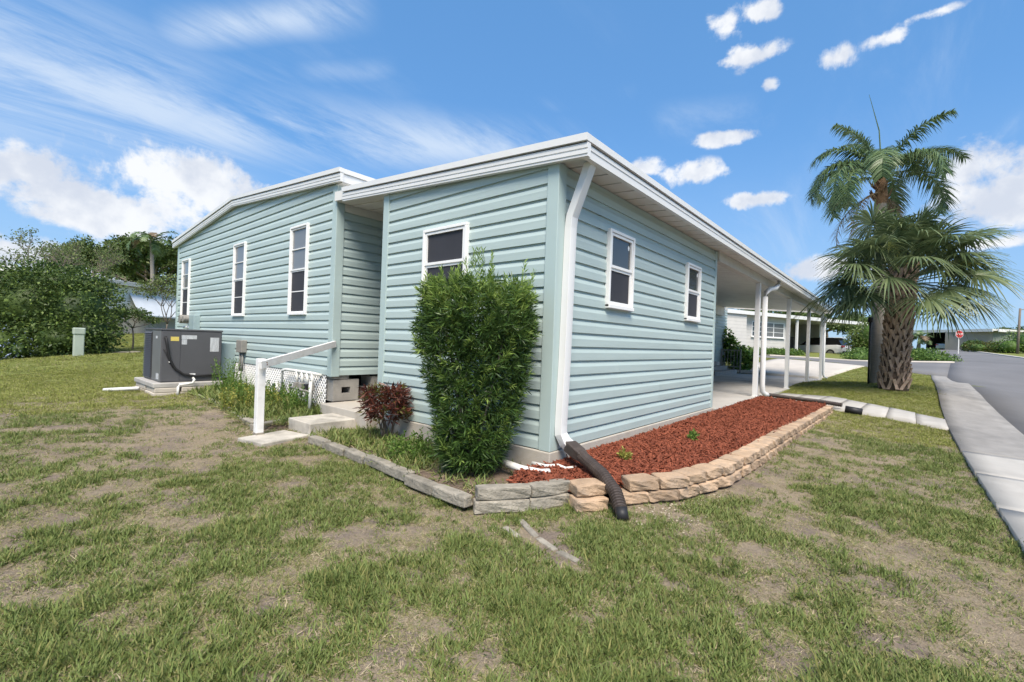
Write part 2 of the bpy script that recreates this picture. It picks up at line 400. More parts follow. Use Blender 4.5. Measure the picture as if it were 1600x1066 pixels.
# ------------------------------------------------------------------ terrain
ctrl = [(-3.6, -2.5, 0), (-7, -2, 0), (-5, 2, .02), (-1.1, 0, .0), (-.4, -.9, 0), (1.3, -1.45, 0), (1.2, -3.2, .0), (5.5, -3.2, 0.), (8., -3.25, .05), (4.7, -1.5, .06), (7.9, -1.7, .12),
        (-1.3, 3.5, .04), (-1.2, 2, .03), (-1.5, 7.7, .1), (0, 6, .2), (-3, 9, .12), (-6, 8, .1), (12.7, -2.42, .48), (12, -.35, .24), (17, -.35, .24), (10.5, -1.2, .22), (10.4, -3.3, .21), (10.6, -4.2, .11), (12.6, -4.2, .22), (15.2, -4.25, .35), (17.8, -4.3, .45), (20, -.2, .22),
        (-3, -6, -.05), (5, -6, -.05), (12, -8, .1), (10, 2, .2), (0, -12, -.1), (-12, -8, 0), (20, -12, .4)]
def cadd(px, py, D): ctrl.append(tuple(at(px, py, D)))
for a in ((122, 556, 14), (60, 561, 15.), (190, 553, 16), (1455, 588, 19.5), (1505, 600, 17), (1485, 567, 26), (1340, 565, 28.5), (1340, 572, 22.5), (1214, 561, 27), (1180, 555, 33), (1300, 551, 40), (1600, 561, 36), (1500, 548, 58), (1560, 548, 60), (1600, 620, 16), (-150, 560, 15), (-60, 620, 8.5), (230, 521, 26), (1160, 570, 24)): cadd(*a)
for i in range(12):
    a = i*math.pi/6; ctrl.append((110*math.cos(a), 110*math.sin(a), 2.2 if i in (0, 1, 11) else .9))
_c = np.array(ctrl)
def _tps(r2): return np.where(r2 > 0, .5*r2*np.log(r2+1e-12), 0)
_n = len(_c); _K = _tps(((_c[:, None, :2]-_c[None, :, :2])**2).sum(-1)) + np.eye(_n)*.6
_A = np.block([[_K, np.c_[np.ones(_n), _c[:, :2]]], [np.c_[np.ones(_n), _c[:, :2]].T, np.zeros((3, 3))]])
_W = np.linalg.solve(_A, np.r_[_c[:, 2], 0, 0, 0])
def g(x, y):
    x = np.atleast_1d(np.asarray(x, float)); y = np.atleast_1d(np.asarray(y, float)); sh = x.shape; x = x.ravel(); y = y.ravel(); out = np.empty(len(x))
    r = np.hypot(x, y); s = np.where(r > 120, 120/np.maximum(r, 1), 1); xs, ys = x*s, y*s
    for i in range(0, len(x), 20000):
        xx, yy = xs[i:i+20000], ys[i:i+20000]
        r2 = (xx[:, None]-_c[None, :, 0])**2+(yy[:, None]-_c[None, :, 1])**2
        out[i:i+20000] = _tps(r2)@_W[:_n]+_W[_n]+_W[_n+1]*xx+_W[_n+2]*yy
    return out.reshape(sh)
def g1(x, y): return float(g(x, y)[0])
def hit(px, py):
    d = ray(px, py); t = .5
    for i in range(4000):
        p = CAM+d*t
        if p[2] <= g1(p[0], p[1]): break
        t += max(.01, (p[2]-g1(p[0], p[1]))*.5)
        if t > 90: break
    return CAM+d*t
def axis(f0, f1, step, lo, hi):
    a = list(np.arange(f0, f1, step)); s = step; v = f1
    while v < hi: a.append(v); s *= 1.25; v += s
    s = step; v = f0-step
    while v > lo: a.insert(0, v); s *= 1.25; v -= s
    return np.array([lo]+a+[hi]) if lo < a[0] else np.array(a+[hi])
gx = axis(-9, 27, .22, -400, 400); gy = axis(-9, 20, .22, -400, 400)
X, Y = np.meshgrid(gx, gy, indexing='ij'); Z = g(X, Y)
near = np.exp(-(np.hypot(X+1, Y+1)/14)**2)
Z = Z+near*.05*(vnoise(X, Y, 1.1, 5, 3)-.5)
PLATE = [(-.05, -.05), (4.9, -.05), (21, -.05), (21, 15), (-.05, 15)]
Z = np.where(inpoly(X, Y, [(.1, .1), (20.4, .1), (20.4, 12.5), (.1, 12.5)]), np.minimum(Z, .0), Z)
ni, nj = X.shape; idx = np.arange(ni*nj).reshape(ni, nj)
F = np.stack([idx[:-1, :-1], idx[1:, :-1], idx[1:, 1:], idx[:-1, 1:]], -1).reshape(-1, 4)
lawn = np_mesh('lawn', np.stack([X, Y, Z], -1).reshape(-1, 3), F, 'lawn', smooth=True, kind='structure')

def resample(pl, n):
    pl = np.array(pl, float); d = np.r_[0, np.cumsum(np.hypot(*(np.diff(pl[:, :2], axis=0).T)))]; t = np.linspace(0, d[-1], n)
    return np.stack([np.interp(t, d, pl[:, i]) for i in range(pl.shape[1])], -1)
def strip(name, left, right, n, k, off, mat, kind='structure', parent=None, skirt=.12, ground=True):
    L = resample(left, n); R = resample(right, n); V = []; 
    for j in range(k+1):
        q = L+(R-L)*j/k; V.append(q)
    V = np.stack(V, 1)
    if ground: V = np.concatenate([V[..., :2], g(V[..., 0], V[..., 1])[..., None]+off], -1)
    top = V.reshape(-1, 3); idx = np.arange(n*(k+1)).reshape(n, k+1)
    F = np.stack([idx[:-1, :-1], idx[:-1, 1:], idx[1:, 1:], idx[1:, :-1]], -1).reshape(-1, 4)
    ring = list(idx[:, 0])+list(idx[-1, 1:])+list(idx[::-1, -1][1:])+list(idx[0, ::-1][1:-1])
    b = top[ring]-np.array([0, 0, skirt]); o = len(top); m = len(ring)
    S = [(ring[i], ring[(i+1) % m], o+(i+1) % m, o+i) for i in range(m)]
    return np_mesh(name, np.r_[top, b], np.r_[F, np.array(S)], mat, parent, kind=kind)
def xy(p): return (p[0], p[1])
# street, sidewalk, driveway
sw_in = [(-9, -3.2), (1.14, -3.23), (5.5, -3.23), (8.0, -3.24), (10.5, -3.27), (12.6, -3.32), (16, -3.42), xy(at(1455, 588, 19.5))]
sw_out = [(-9, -4.18), (2, -4.18), (7.95, -4.18), (10.6, -4.19), (12.6, -4.2), (15.2, -4.25), (17.8, -4.3), xy(at(1478, 590, 19.3))]
road_l = [(-40, -4.1), (7.9, -4.1), (12.6, -4.12), (17.8, -4.2)] + [xy(at(a, b, c)) for a, b, c in ((1478, 590, 19.6), (1482, 572, 24), (1485, 566, 27), (1470, 558, 33), (1452, 551, 42), (1440, 548, 60))]
road_r = [(-40, -12), (8, -12), (16, -12)] + [xy(at(a, b, c)) for a, b, c in ((1720, 575, 24), (1640, 566, 31), (1600, 561.5, 36), (1560, 556, 43), (1530, 552, 50), (1490, 548, 62))]
road = strip('road', road_l, road_r, 120, 10, .02, 'asphalt')
cs_near = [xy(at(a, b, c)) for a, b, c in ((1480, 589, 19.3), (1454, 586, 19.7), (1416, 580, 20.5), (1340, 572, 22.5), (1280, 567, 25), (1214, 561, 27.5), (1100, 556, 31), (800, 540, 44))]
cs_far = [xy(at(a, b, c)) for a, b, c in ((1486, 567.5, 26), (1450, 567, 26.4), (1418, 566.5, 27), (1340, 564.5, 28.5), (1280, 560, 31), (1180, 555, 33.5), (1060, 550, 37), (760, 535, 52))]
cross_street = strip('cross_street', cs_near, cs_far, 60, 5, .026, 'asphalt')
sidewalk = strip('sidewalk', [(5.32, -3.23)]+sw_in[2:], [(5.32, -4.18)]+sw_out[2:], 90, 4, .05, 'sidewalk')
for xa, xb in ((-9, -3.4), (-3.385, -.6), (-.585, 2.2), (2.215, 3.75), (3.765, 5.30)):
    strip('sidewalk', [(xa, -3.23), (xb, -3.23)], [(xa, -4.18), (xb, -4.18)], 12, 4, .052, 'concrete_side')
# a poured joint and a paler slab near the camera are separate sections of the same pavement
kerb_r = [(p[0], p[1]) for p in road_r[3:]]
def offset(pl, d):
    pl = np.array(pl, float); t = np.gradient(pl, axis=0); t /= np.linalg.norm(t, axis=1)[:, None]
    return np.stack([pl[:, 0]-t[:, 1]*d, pl[:, 1]+t[:, 0]*d], -1)
strip('kerb', offset(resample(road_r[2:], 40), -.05), offset(resample(road_r[2:], 40), -.45), 60, 1, .09, 'concrete_light')
strip('kerb', offset(resample(cs_far, 40), -.02), offset(resample(cs_far, 40), .4), 60, 1, .09, 'concrete_light')
drive_l = [(20.2, 4.05), xy(at(1175, 570, 24)), xy(at(1216, 561.5, 27))]
drive_r = [(20.2, -.12), xy(at(1315, 582, 20.8)), xy(at(1352, 573, 22.3))]
driveway = strip('driveway', drive_l, drive_r, 24, 10, .03, 'concrete_light')
walk_l = [xy(onz(1222, 612, .27)), xy(hit(1300, 623)), xy(hit(1400, 643)), xy(hit(1477, 659))]
walk_r = [xy(onz(1200, 617, .27)), xy(hit(1300, 641)), xy(hit(1400, 657)), xy(hit(1483, 674))]
walkway = thing('walkway', 'narrow pale concrete strip crossing the grass from carport to sidewalk', 'walkway', (*walk_l[1], g1(*walk_l[1])))
WL = resample(walk_l, 8); WR = resample(walk_r, 8)
for i in range(7):
    a = WL[i:i+2]; b = WR[i:i+2]; d = (a[1]-a[0])*.012
    strip('slab', [a[0]+d, a[1]-d], [b[0]+d, b[1]-d], 5, 3, .045+.006*(i % 3), 'concrete_side', None, walkway)

# ------------------------------------------------------------------ siding
REV = .1435
PROF = [(.001, 0), (.024, .0), (.024, .078), (.010, .118), (.001, .122), (.001, REV+.002)]
def board(name, parent, p0, p1, nrm, z0, mat='siding', prof=PROF):
    """one lapped siding board from p0 to p1 (xy), outward normal nrm (xy)"""
    mb = MB(); V = []
    for p in (p0, p1):
        for o, dz in prof: V.append((p[0]+nrm[0]*o, p[1]+nrm[1]*o, z0+dz))
    n = len(prof); fs = [(i, i+1, n+i+1, n+i) for i in range(n-1)]+[tuple(range(n)), tuple(range(2*n-1, n-1, -1))]
    mb.add(V, fs)
    return mb.build(name, mat, parent)
def side_wall(parent, p0, p1, nrm, z0, ztop, seams=None, rnd=None, t_clip=None):
    p0 = np.array(p0, float); p1 = np.array(p1, float); L = np.linalg.norm(p1-p0); d = (p1-p0)/L; k = 0
    while True:
        z = z0+k*REV
        a, b = 0., L
        if t_clip is None:
            if z > ztop-.03: break
        else:
            r = t_clip(z)
            if r is None: break
            a, b = r
        cuts = [a]
        if seams: cuts += [s for s in seams[(k//2) % len(seams)] if a+.4 < s < b-.4]
        cuts.append(b)
        for i in range(len(cuts)-1):
            e = .0012*(1 if i % 2 else 0)
            board('siding_board', parent, p0+d*cuts[i]+np.array(nrm)*e, p0+d*(cuts[i+1]+(.03 if i < len(cuts)-2 else 0))+np.array(nrm)*e, nrm, z)
        k += 1

def window(parent, o, u, nrm, w, h, z0, style, fr=.05):
    """o = left bottom xy on the wall face, u = direction along the wall, nrm outward"""
    o = np.array([*o, 0.]); u = np.array([*u, 0.]); nn = np.array([*nrm, 0.]); zv = np.array([0, 0, 1.])
    root = MB(); out = .05
    def bar(mb, a0, a1, b0, b1, d0, d1):
        c = o+u*(a0+a1)/2+zv*(z0+(b0+b1)/2)+nn*(d0+d1)/2
        mb.obox(c, u*(a1-a0)/2, nn*(d1-d0)/2, zv*(b1-b0)/2)
    t = .035
    for q in ((0, w, 0, t), (0, w, h-t, h), (0, t, t, h-t), (w-t, w, t, h-t)): bar(root, *q, -.01, out)
    wobj = root.build('window', 'white_vinyl', parent, bevel=.004)
    def piece(name, mat, *q, **kw):
        m = MB(); bar(m, *q); return m.build(name, mat, wobj, **kw)
    s = MB(); a = t+.004; ss = .024 if style == 'narrow' else .03
    mid = h*.5
    if style == 'narrow':
        for (b0, b1, dd) in ((a, mid, .022), (mid, h-a, .034)):
            for q in ((a, w-a, b0, b0+ss), (a, w-a, b1-ss, b1), (a, a+ss, b0+ss, b1-ss), (w-a-ss, w-a, b0+ss, b1-ss)): bar(s, *q, .004, dd)
            bar(s, a+ss, w-a-ss, (b0+b1)/2-.008, (b0+b1)/2+.008, .008, dd-.004)
        s.build('sash', 'white_vinyl', wobj)
        for i, (b0, b1) in enumerate(((a, mid), (mid, h-a))):
            for c0, c1 in ((b0+ss, (b0+b1)/2-.008), ((b0+b1)/2+.008, b1-ss)):
                piece('pane', 'screen' if i == 0 else 'glass_light', a+ss, w-a-ss, c0, c1, .006, .012)
    else:
        for (b0, b1, dd) in ((a, mid+.01, .024), (mid+.01, h-a, .038)):
            for q in ((a, w-a, b0, b0+ss), (a, w-a, b1-ss, b1), (a, a+ss, b0+ss, b1-ss), (w-a-ss, w-a, b0+ss, b1-ss)): bar(s, *q, .004, dd)
        s.build('sash', 'white_vinyl', wobj)
        piece('pane', 'screen', a+ss, w-a-ss, a+ss, mid+.01-ss, .006, .012)
        piece('pane', 'screen' if style == 'dark' else 'glass', a+ss, w-a-ss, mid+.01+ss, h-a-ss, .006, .016)
        sl = MB(); bar(sl, .0, w, -.012, t-.004, 0, out+.012); sl.build('sill', 'white_vinyl', wobj, bevel=.004)
        if style == 'sun':
            st = MB(); c = o+u*(w-a-ss-.045)+zv*(z0+h-a-ss-.07)+nn*.018
            st.add([c+u*.022*math.cos(i*math.pi/8)+zv*.03*math.sin(i*math.pi/8) for i in range(16)], [tuple(range(16))]); st.build('latch_tag', 'white_vinyl', wobj)
    return wobj

# ------------------------------------------------------------------ the house with the gable wall
home = thing('mobile_home', 'long pale teal sided home with low gable roof and three narrow windows', 'house', (0, 8.4, .2))
Ye, Yr, Yl = 4.14, 8.41, 12.62           # right wall, ridge, left wall
FT = lambda y: np.interp(y, [3.90, 8.41, 12.91], [3.857, 4.215, 3.80])
XE = 20.9
core = MB(); core.add([(.0, Ye, .72), (.0, Yl, .72), (.0, Yl, 3.72), (.0, Yr, 4.1), (.0, Ye, 3.78), (XE, Ye, .72), (XE, Yl, .72), (XE, Yl, 3.72), (XE, Yr, 4.1), (XE, Ye, 3.78)],
    [(0, 1, 2, 3, 4), (9, 8, 7, 6, 5), (0, 4, 9, 5), (1, 6, 7, 2), (0, 5, 6, 1)])
gable = core.build('wall', 'trim_teal', home)
def clip(z):
    zz = z-(-.2)+.0                       # fascia bottom is .2 under the roof line
    ys = []
    if z < 3.66-.0: lo = Ye+.02
    else:
        lo = np.interp(z+.2, [3.86, 4.215], [3.94, 8.41]) if z+.2 < 4.2 else None
    hi = Yl-.02 if z < 3.62 else (np.interp(z+.2, [3.80, 4.215], [12.91, 8.41]) if z+.2 < 4.2 else None)
    if lo is None or hi is None or hi-lo < .5: return None
    return (max(lo, Ye+.02)-Ye, min(hi, Yl-.02)-Ye)
side_wall(gable, (-.002, Ye), (-.002, Yl), (-1, 0), .72, 4., seams=[(2.6,), (5.3,), (3.7,), (6.6,)], t_clip=clip)
side_wall(gable, (0.02, Ye-.002), (XE, Ye-.002), (0, -1), .72, 3.3, seams=[(7.2, 13), (5.4, 11.2), (9., 15)])
for (y0, z0, z1) in ((5.0, 1.67, 3.2), (7.71, 1.67, 3.2), (11.47, 1.67, 3.2)):
    window(home, (-.018, y0+.64), (0, -1), (-1, 0), .64, z1-z0, z0, 'narrow')
tm = MB(); tm.box(-.035, .10, Ye-.035, Ye+.10, .70, 3.67); tm.build('corner_trim', 'trim_teal', home, bevel=.006)
tm = MB(); tm.box(-.035, .10, Yl-.10, Yl+.035, .70, 3.62); tm.build('corner_trim', 'trim_teal', home, bevel=.006)
frz = MB(); frz.box(.1, XE, Ye-.03, Ye-.005, 3.28, 3.6); frz.build('frieze_board', 'pan_white', home)
fs = MB()
def rake(mb, ya, yb, fn, x0, x1, dz0, dz1):
    mb.add([(x0, ya, fn(ya)+dz0), (x0, yb, fn(yb)+dz0), (x0, yb, fn(yb)+dz1), (x0, ya, fn(ya)+dz1), (x1, ya, fn(ya)+dz0), (x1, yb, fn(yb)+dz0), (x1, yb, fn(yb)+dz1), (x1, ya, fn(ya)+dz1)],
           [(0, 1, 2, 3), (7, 6, 5, 4), (0, 4, 5, 1), (3, 2, 6, 7), (0, 3, 7, 4), (1, 5, 6, 2)])
rf = MB()
for ya, yb in ((3.96, 8.41), (8.41, 12.89)): rake(rf, ya, yb, FT, -.06, XE+.1, -.175, -.004)
roof = rf.build('roof', 'roof_white', home)
def fascia(parent, fn, segs, x):
    for ya, yb in segs:
        a = MB(); rake(a, ya, yb, fn, x-.022, x+.05, -.058, .008); a.build('drip_edge', 'white_metal', parent)
        a = MB(); rake(a, ya, yb, fn, x, x+.05, -.195, -.072)
        for dz in (-.17, -.12): rake(a, ya, yb, fn, x-.007, x, dz, dz+.03)
        a.build('fascia', 'white_metal', parent)
        a = MB(); rake(a, ya+.03, yb-.03, fn, x+.012, x+.045, -.073, -.057); a.build('shadow_gap', 'shade_and_bin_dark', parent)  # dark strip painted in for the shade between drip edge and fascia
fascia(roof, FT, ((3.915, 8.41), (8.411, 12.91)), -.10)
a = MB(); a.box(-.09, XE+.1, 3.917, 3.96, 3.795, 3.864); a.build('drip_edge', 'white_metal', roof)
a = MB(); a.box(-.085, XE+.1, 3.938, 3.96, 3.667, 3.786); a.build('fascia', 'white_metal', roof)
sf = MB(); sf.box(-.04, XE, 3.965, Ye-.005, 3.655, 3.675); sf.build('soffit', 'pan_white', roof)
# lattice skirt, blocks under the corner
lat = MB(); y0, y1, z0, z1 = 4.30, 8.9, .12, .735; p = .08
for sgn in (1, -1):
    t = y0-1.2
    while t < y1+1.2:
        # slat through (t, z0) rising at 45 degrees; clip to the panel
        ya, za, yb, zb = (t, z0, t+(z1-z0), z1) if sgn > 0 else (t, z1, t+(z1-z0), z0)
        if ya < y0: f = (y0-ya)/(yb-ya); za += (zb-za)*f; ya = y0
        if yb > y1: f = (y1-ya)/(yb-ya) if yb > ya else 0; zb = za+(zb-za)*f; yb = y1
        if yb-ya > .02:
            c = np.array([-.012 if sgn > 0 else -.004, (ya+yb)/2, (za+zb)/2]); dv = np.array([0, yb-ya, zb-za])/2; nv = np.cross(dv/np.linalg.norm(dv), (1, 0, 0))
            lat.obox(c, dv, nv*.0112, np.array([.0035, 0, 0]))
        t += p
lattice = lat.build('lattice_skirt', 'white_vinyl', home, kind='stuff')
sk = MB(); sk.box(-.02, .02, 8.9, Yl, .0, .715); sk.build('skirt_panel', 'trim_teal', home)
sk = MB(); sk.box(1.25, XE, Ye-.02, Ye+.02, .0, .715); sk.build('skirt_panel', 'pan_white', home)
sk = MB(); sk.box(.55, 20, 4.75, 12, -.05, .715); sk.box(.10, .12, 4.5, 12, -.05, .715); sk.build('underfloor_shade', 'shade_and_bin_dark', home)  # near-black block and sheet painted in for the crawlspace shade
def cinder(name, c, u, w, d, h, hole, parent):
    """a hollow block: four walls round one open cell seen from the side"""
    u = np.array([*u, 0.]); n_ = np.array([-u[1], u[0], 0]); z = np.array([0, 0, 1.]); c = np.array(c, float); mb = MB(); a, b = hole
    for (cx, cz, hw, hh) in ((0, (h/2+b/2)/2, w/2, (h/2-b/2)/2), (0, -(h/2+b/2)/2, w/2, (h/2-b/2)/2), (-(w/2+a/2)/2, 0, (w/2-a/2)/2, b/2-.0005), ((w/2+a/2)/2, 0, (w/2-a/2)/2, b/2-.0005)):
        mb.obox(c+u*cx+z*cz, u*hw, n_*d/2, z*hh)
    return mb.build(name, 'cinder', parent)
for (x, z, w, h, a, b) in ((.25, .48, .44, .335, .15, .10), (.16, .688, .26, .06, .02, .01), (.78, .42, .42, .19, .16, .08), (.86, .60, .30, .16, .02, .01), (.62, .26, .4, .1, .02, .01)):
    cinder('cinder_block', (x, Ye+.18, z), (1, 0), w, .34, h, (a, b), home)

# ------------------------------------------------------------------ the addition with its carport
addn = thing('carport_addition', 'teal sided storage room and white carport sharing one sloping white roof', 'carport', (0, 0, .28))
XW, YW = 4.885, 2.82
RT = lambda y: 3.215+(y+.36)*(3.535-3.215)/(4.19)         # roof line
co = MB(); co.add([(0, 0, .30), (XW, 0, .30), (XW, YW, .30), (0, YW, .30), (0, 0, RT(0)-.17), (XW, 0, RT(0)-.17), (XW, YW, RT(YW)-.17), (0, YW, RT(YW)-.17)],
    [(0, 3, 2, 1), (4, 5, 6, 7), (0, 1, 5, 4), (1, 2, 6, 5), (2, 3, 7, 6), (3, 0, 4, 7)])
wall = co.build('wall', 'trim_teal', addn)
side_wall(wall, (.02, -.002), (XW-.02, -.002), (0, -1), .31, RT(0)-.2, seams=[(.75, 3.1), (2.5,), (1.3, 3.9), (3.4,)])
def clip2(z):
    if z < RT(0)-.22: return (.02, YW-.02)
    yy = (z+.2-3.215)*4.19/.32-.36
    return None if yy > YW-.3 else (max(.02, yy), YW-.02)
side_wall(wall, (-.002, 0.), (-.002, YW), (-1, 0), .31, 3.3, t_clip=clip2)
for a0, a1, b0, b1, z1, m in ((-.036, .10, -.036, .10, RT(0)-.18, 'trim_teal'), (-.036, .05, YW-.09, YW+.036, RT(YW)-.2, 'trim_teal'), (XW-.06, XW+.03, -.034, .05, RT(0)-.18, 'trim_teal')):
    q = MB(); q.box(a0, a1, b0, b1, .302, z1); q.build('corner_trim', m, addn, bevel=.006)
window(addn, (.955, -.018), (1, 0), (0, -1), .615, .875, 1.768, 'sun')
window(addn, (3.40, -.018), (1, 0), (0, -1), .60, .875, 1.768, 'sun')
window(addn, (-.018, 1.947), (0, -1), (-1, 0), .771, .89, 1.775, 'dark')
fd = MB(); fd.box(-.045, XW, -.045, YW, -.1, .299); fd.build('foundation', 'foundation', addn, bevel=.01)
# roof: pans side by side
XR0, XR1 = -.08, 20.2
pan = MB(); pw = .3; npan = int((XR1-XR0)/pw)
pan.add([(0, -.33, RT(-.33)-.16), (pw-.03, -.33, RT(-.33)-.16), (pw-.03, 4.1, RT(4.1)-.16), (0, 4.1, RT(4.1)-.16), (pw-.03, -.33, RT(-.33)-.10), (pw, -.33, RT(-.33)-.10), (pw, 4.1, RT(4.1)-.10), (pw-.03, 4.1, RT(4.1)-.10),
         (0, -.33, RT(-.33)-.02), (pw, -.33, RT(-.33)-.02), (pw, 4.1, RT(4.1)-.02), (0, 4.1, RT(4.1)-.02)],
        [(0, 3, 2, 1), (4, 7, 6, 5), (1, 2, 7, 4), (8, 9, 10, 11), (0, 8, 11, 3)])
aroof = MB(); aroof.box(XR0+.05, XR1-.05, 3.6, 3.9, 3.40, 3.45); aroof = aroof.build('roof', 'roof_white', addn)
p0 = pan.build('roof_pan', 'pan_white', aroof, loc=(0, 0, 0)); p0.location = Vector((XR0, 0, 0))-Vector(aroof['_o'])
for i in range(1, npan): copy_part(p0, aroof, (XR0+i*pw, 0, 0))
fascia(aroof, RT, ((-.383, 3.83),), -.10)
yf = -.36; z = RT(-.36)
a = MB(); a.box(-.09, XR1, yf-.022, yf+.05, z-.057, z+.006); a.build('drip_edge', 'white_metal', aroof)
a = MB(); a.box(-.085, XR1, yf, yf+.05, z-.194, z-.073)
a.box(-.085, XR1, yf-.006, yf, z-.12, z-.09); a.build('gutter', 'white_metal', aroof)
a = MB(); a.box(-.06, XR1, yf+.012, yf+.045, z-.0735, z-.0565); a.build('shadow_gap', 'shade_and_bin_dark', aroof)  # dark strip along the gutter, its shade put in as colour
a = MB(); a.box(XR1-.05, XR1, -.3, 4.08, 3.0, 3.05); 
# end fascia
ef = MB(); rake(ef, -.36, 4.0, RT, XR1, XR1+.05, -.20, .005); ef.build('fascia', 'white_metal', aroof)
bm_ = MB(); bm_.box(XW+.03, 19.7, -.065, .055, 2.90, RT(0)-.165); bm_.build('beam', 'beam', addn)
bm2 = MB(); bm2.box(XW+.03, 19.9, 3.98, 4.08, 2.95, RT(4)-.17); bm2.build('ledger_beam', 'pan_white', addn)
slabz = lambda x: float(np.interp(x, [4.9, 20.2], [.285, .20]))
POSTX = [8.15, 12.0, 15.9, 19.6]
for i, x in enumerate(POSTX):
    q = MB(); q.box(x-.05, x+.05, -.055, .045, slabz(x)-.005, 2.90); q.box(x-.075, x+.075, -.08, .07, slabz(x)-.004, slabz(x)+.012); q.build('post', 'white_metal', addn, bevel=.006)
q = MB(); q.box(XW+.02, XW+.06, .1, YW, .30, 3.1); q.build('end_panel', 'pan_white', addn)
# downspouts
def downspout(path, w, d, name='downspout', mat='white_metal'):
    q = MB(); q.sweep(path, [(-w/2, -d/2), (-w/6, -d/2-.004), (w/6, -d/2-.004), (w/2, -d/2), (w/2, d/2), (-w/2, d/2)], up=(0, 1, 0)); return q.build(name, mat, addn, bevel=.008)
top1 = np.array([.13, -.27, z-.19]); w1 = np.array([.135, -.075, 2.52])
downspout([top1+np.array([0, 0, .02]), top1, w1+np.array([0, -.012, .05]), w1-np.array([0, 0, .06]), (.11, -.075, 1.2), (.085, -.075, .55), (.082, -.08, .47), (.105, -.115, .395), (.15, -.17, .335)], .105, .075)
for zz in (.62, 2.30):
    q = MB(); q.box(.02, .2, -.116, -.112, zz, zz+.025); 
x1 = POSTX[0]+.28
q = MB(); pth = [np.array([x1+.55, -.27, z-.17]), np.array([x1+.55, -.26, z-.27]), np.array([x1+.45, -.22, z-.36]), np.array([x1+.18, -.14, z-.42]), np.array([x1+.04, -.10, z-.50]), np.array([x1, -.095, z-.62]), np.array([x1, -.095, .55]), np.array([x1+.02, -.10, .38]), np.array([x1+.09, -.14, .31]), np.array([x1+.16, -.18, .29])]
q.tube(pth, .058, 10); q.build('downspout', 'white_metal', addn, smooth=True)
x4 = POSTX[3]+.12
q = MB(); q.tube([(x4, -.09, 2.9), (x4, -.09, .42), (x4+.04, -.12, .32), (x4+.14, -.2, .27)], .045, 8); q.build('downspout', 'white_metal', addn, smooth=True)

# carport slab in poured sections
slab = thing('carport_slab', 'stained grey concrete floor poured in sections under the carport', 'slab', (12, 2, 0))
xs = [4.9, 8.3, 11.9, 15.7, 20.2]; ys = [-.10, 2.0, 4.12]
for i in range(4):
    for j in range(2):
        e = .008; xa, xb, ya, yb = xs[i]+e, xs[i+1]-e, ys[j]+e, ys[j+1]-e; za, zb = slabz(xa), slabz(xb)
        q = MB(); q.add([(xa, ya, -.1), (xb, ya, -.1), (xb, yb, -.1), (xa, yb, -.1), (xa, ya, za), (xb, ya, zb), (xb, yb, zb), (xa, yb, za)], [(0, 3, 2, 1), (4, 5, 6, 7), (0, 1, 5, 4), (1, 2, 6, 5), (2, 3, 7, 6), (3, 0, 4, 7)])
        q.build('slab_section', 'concrete', slab, bevel=.006)

# ------------------------------------------------------------------ stones
def stone_mesh(name, L, Wd, Ht, seed, mat, rough=.012, taper=.12):
    """split-face block: bevelled box with an uneven surface"""
    r = random.Random(seed); import bmesh
    bm = bmesh.new(); bmesh.ops.create_cube(bm, size=1); bmesh.ops.subdivide_edges(bm, edges=bm.edges[:], cuts=4, use_grid_fill=True)
    h = Vector((L/2, Wd/2, Ht/2)); rr = .017; ph = [r.uniform(0, 6) for _ in range(9)]; ck = [r.uniform(-1, 1) for _ in range(8)]
    for v in bm.verts:
        u = v.co*2                                   # -1..1; push grid lines towards the edges so corners stay crisp
        u = Vector([math.copysign(1-(1-abs(c))**1.35, c) for c in u])
        p = Vector((u.x*h.x*(1-taper*.5*(u.y+1)), u.y*h.y, u.z*h.z)); hh = Vector((h.x*(1-taper*.5*(u.y+1)), h.y, h.z))
        inn = Vector([max(-a+rr, min(a-rr, c)) for c, a in zip(p, hh)]); d = p-inn
        if d.length > 0: p = inn+d.normalized()*rr
        p.y += rough*(.8 if u.y < 0 else .3)*(math.sin(u.x*3.1+ph[0]+u.z*1.7)+.6*math.sin(u.x*7+ph[1]+u.z*4)); p.z += rough*.25*math.sin(u.x*2.6+ph[2])*(1 if u.z > 0 else .2); p.x += rough*.4*math.sin(u.z*2+ph[3]+u.y)
        p += Vector((r.uniform(-1, 1), r.uniform(-1, 1), r.uniform(-1, 1)*.5))*rough*.16
        v.co = p
    me = bpy.data.meshes.new(name); bm.to_mesh(me); bm.free(); me.materials.append(M(mat)); return me
def place_stone(parent, me, loc, rz, name='stone', rx=0.):
    o = bpy.data.objects.new(name, me); COL.objects.link(o); o.parent = parent
    o.location = Vector(tuple(map(float, loc)))-Vector(parent['_o']); o.rotation_euler = (rx, 0, rz); return o
TAN = [stone_mesh('stone_block', .295, .19, .098, 100+i, 'stone_tan', .009) for i in range(7)]
GREY = [stone_mesh('stone_block', .40, .12, .10, 200+i, 'stone_grey', .007, .0) for i in range(4)]
EDGE = [stone_mesh('edging_stone', .40, .105, .095, 300+i, 'stone_grey', .0045, .0) for i in range(5)]
ret = thing('retaining_wall', 'low curved tan stone block wall holding the red mulch bed', 'retaining wall', (1, -1.2, 0))
RWLINE = np.array([xy(onz(a, b, .21)) for a, b in ((985, 757), (1065, 747), (1140, 729), (1185, 706), (1250, 667), (1303, 637))])
RWLINE = np.r_[[(-.0, -.86)], RWLINE[1:]]
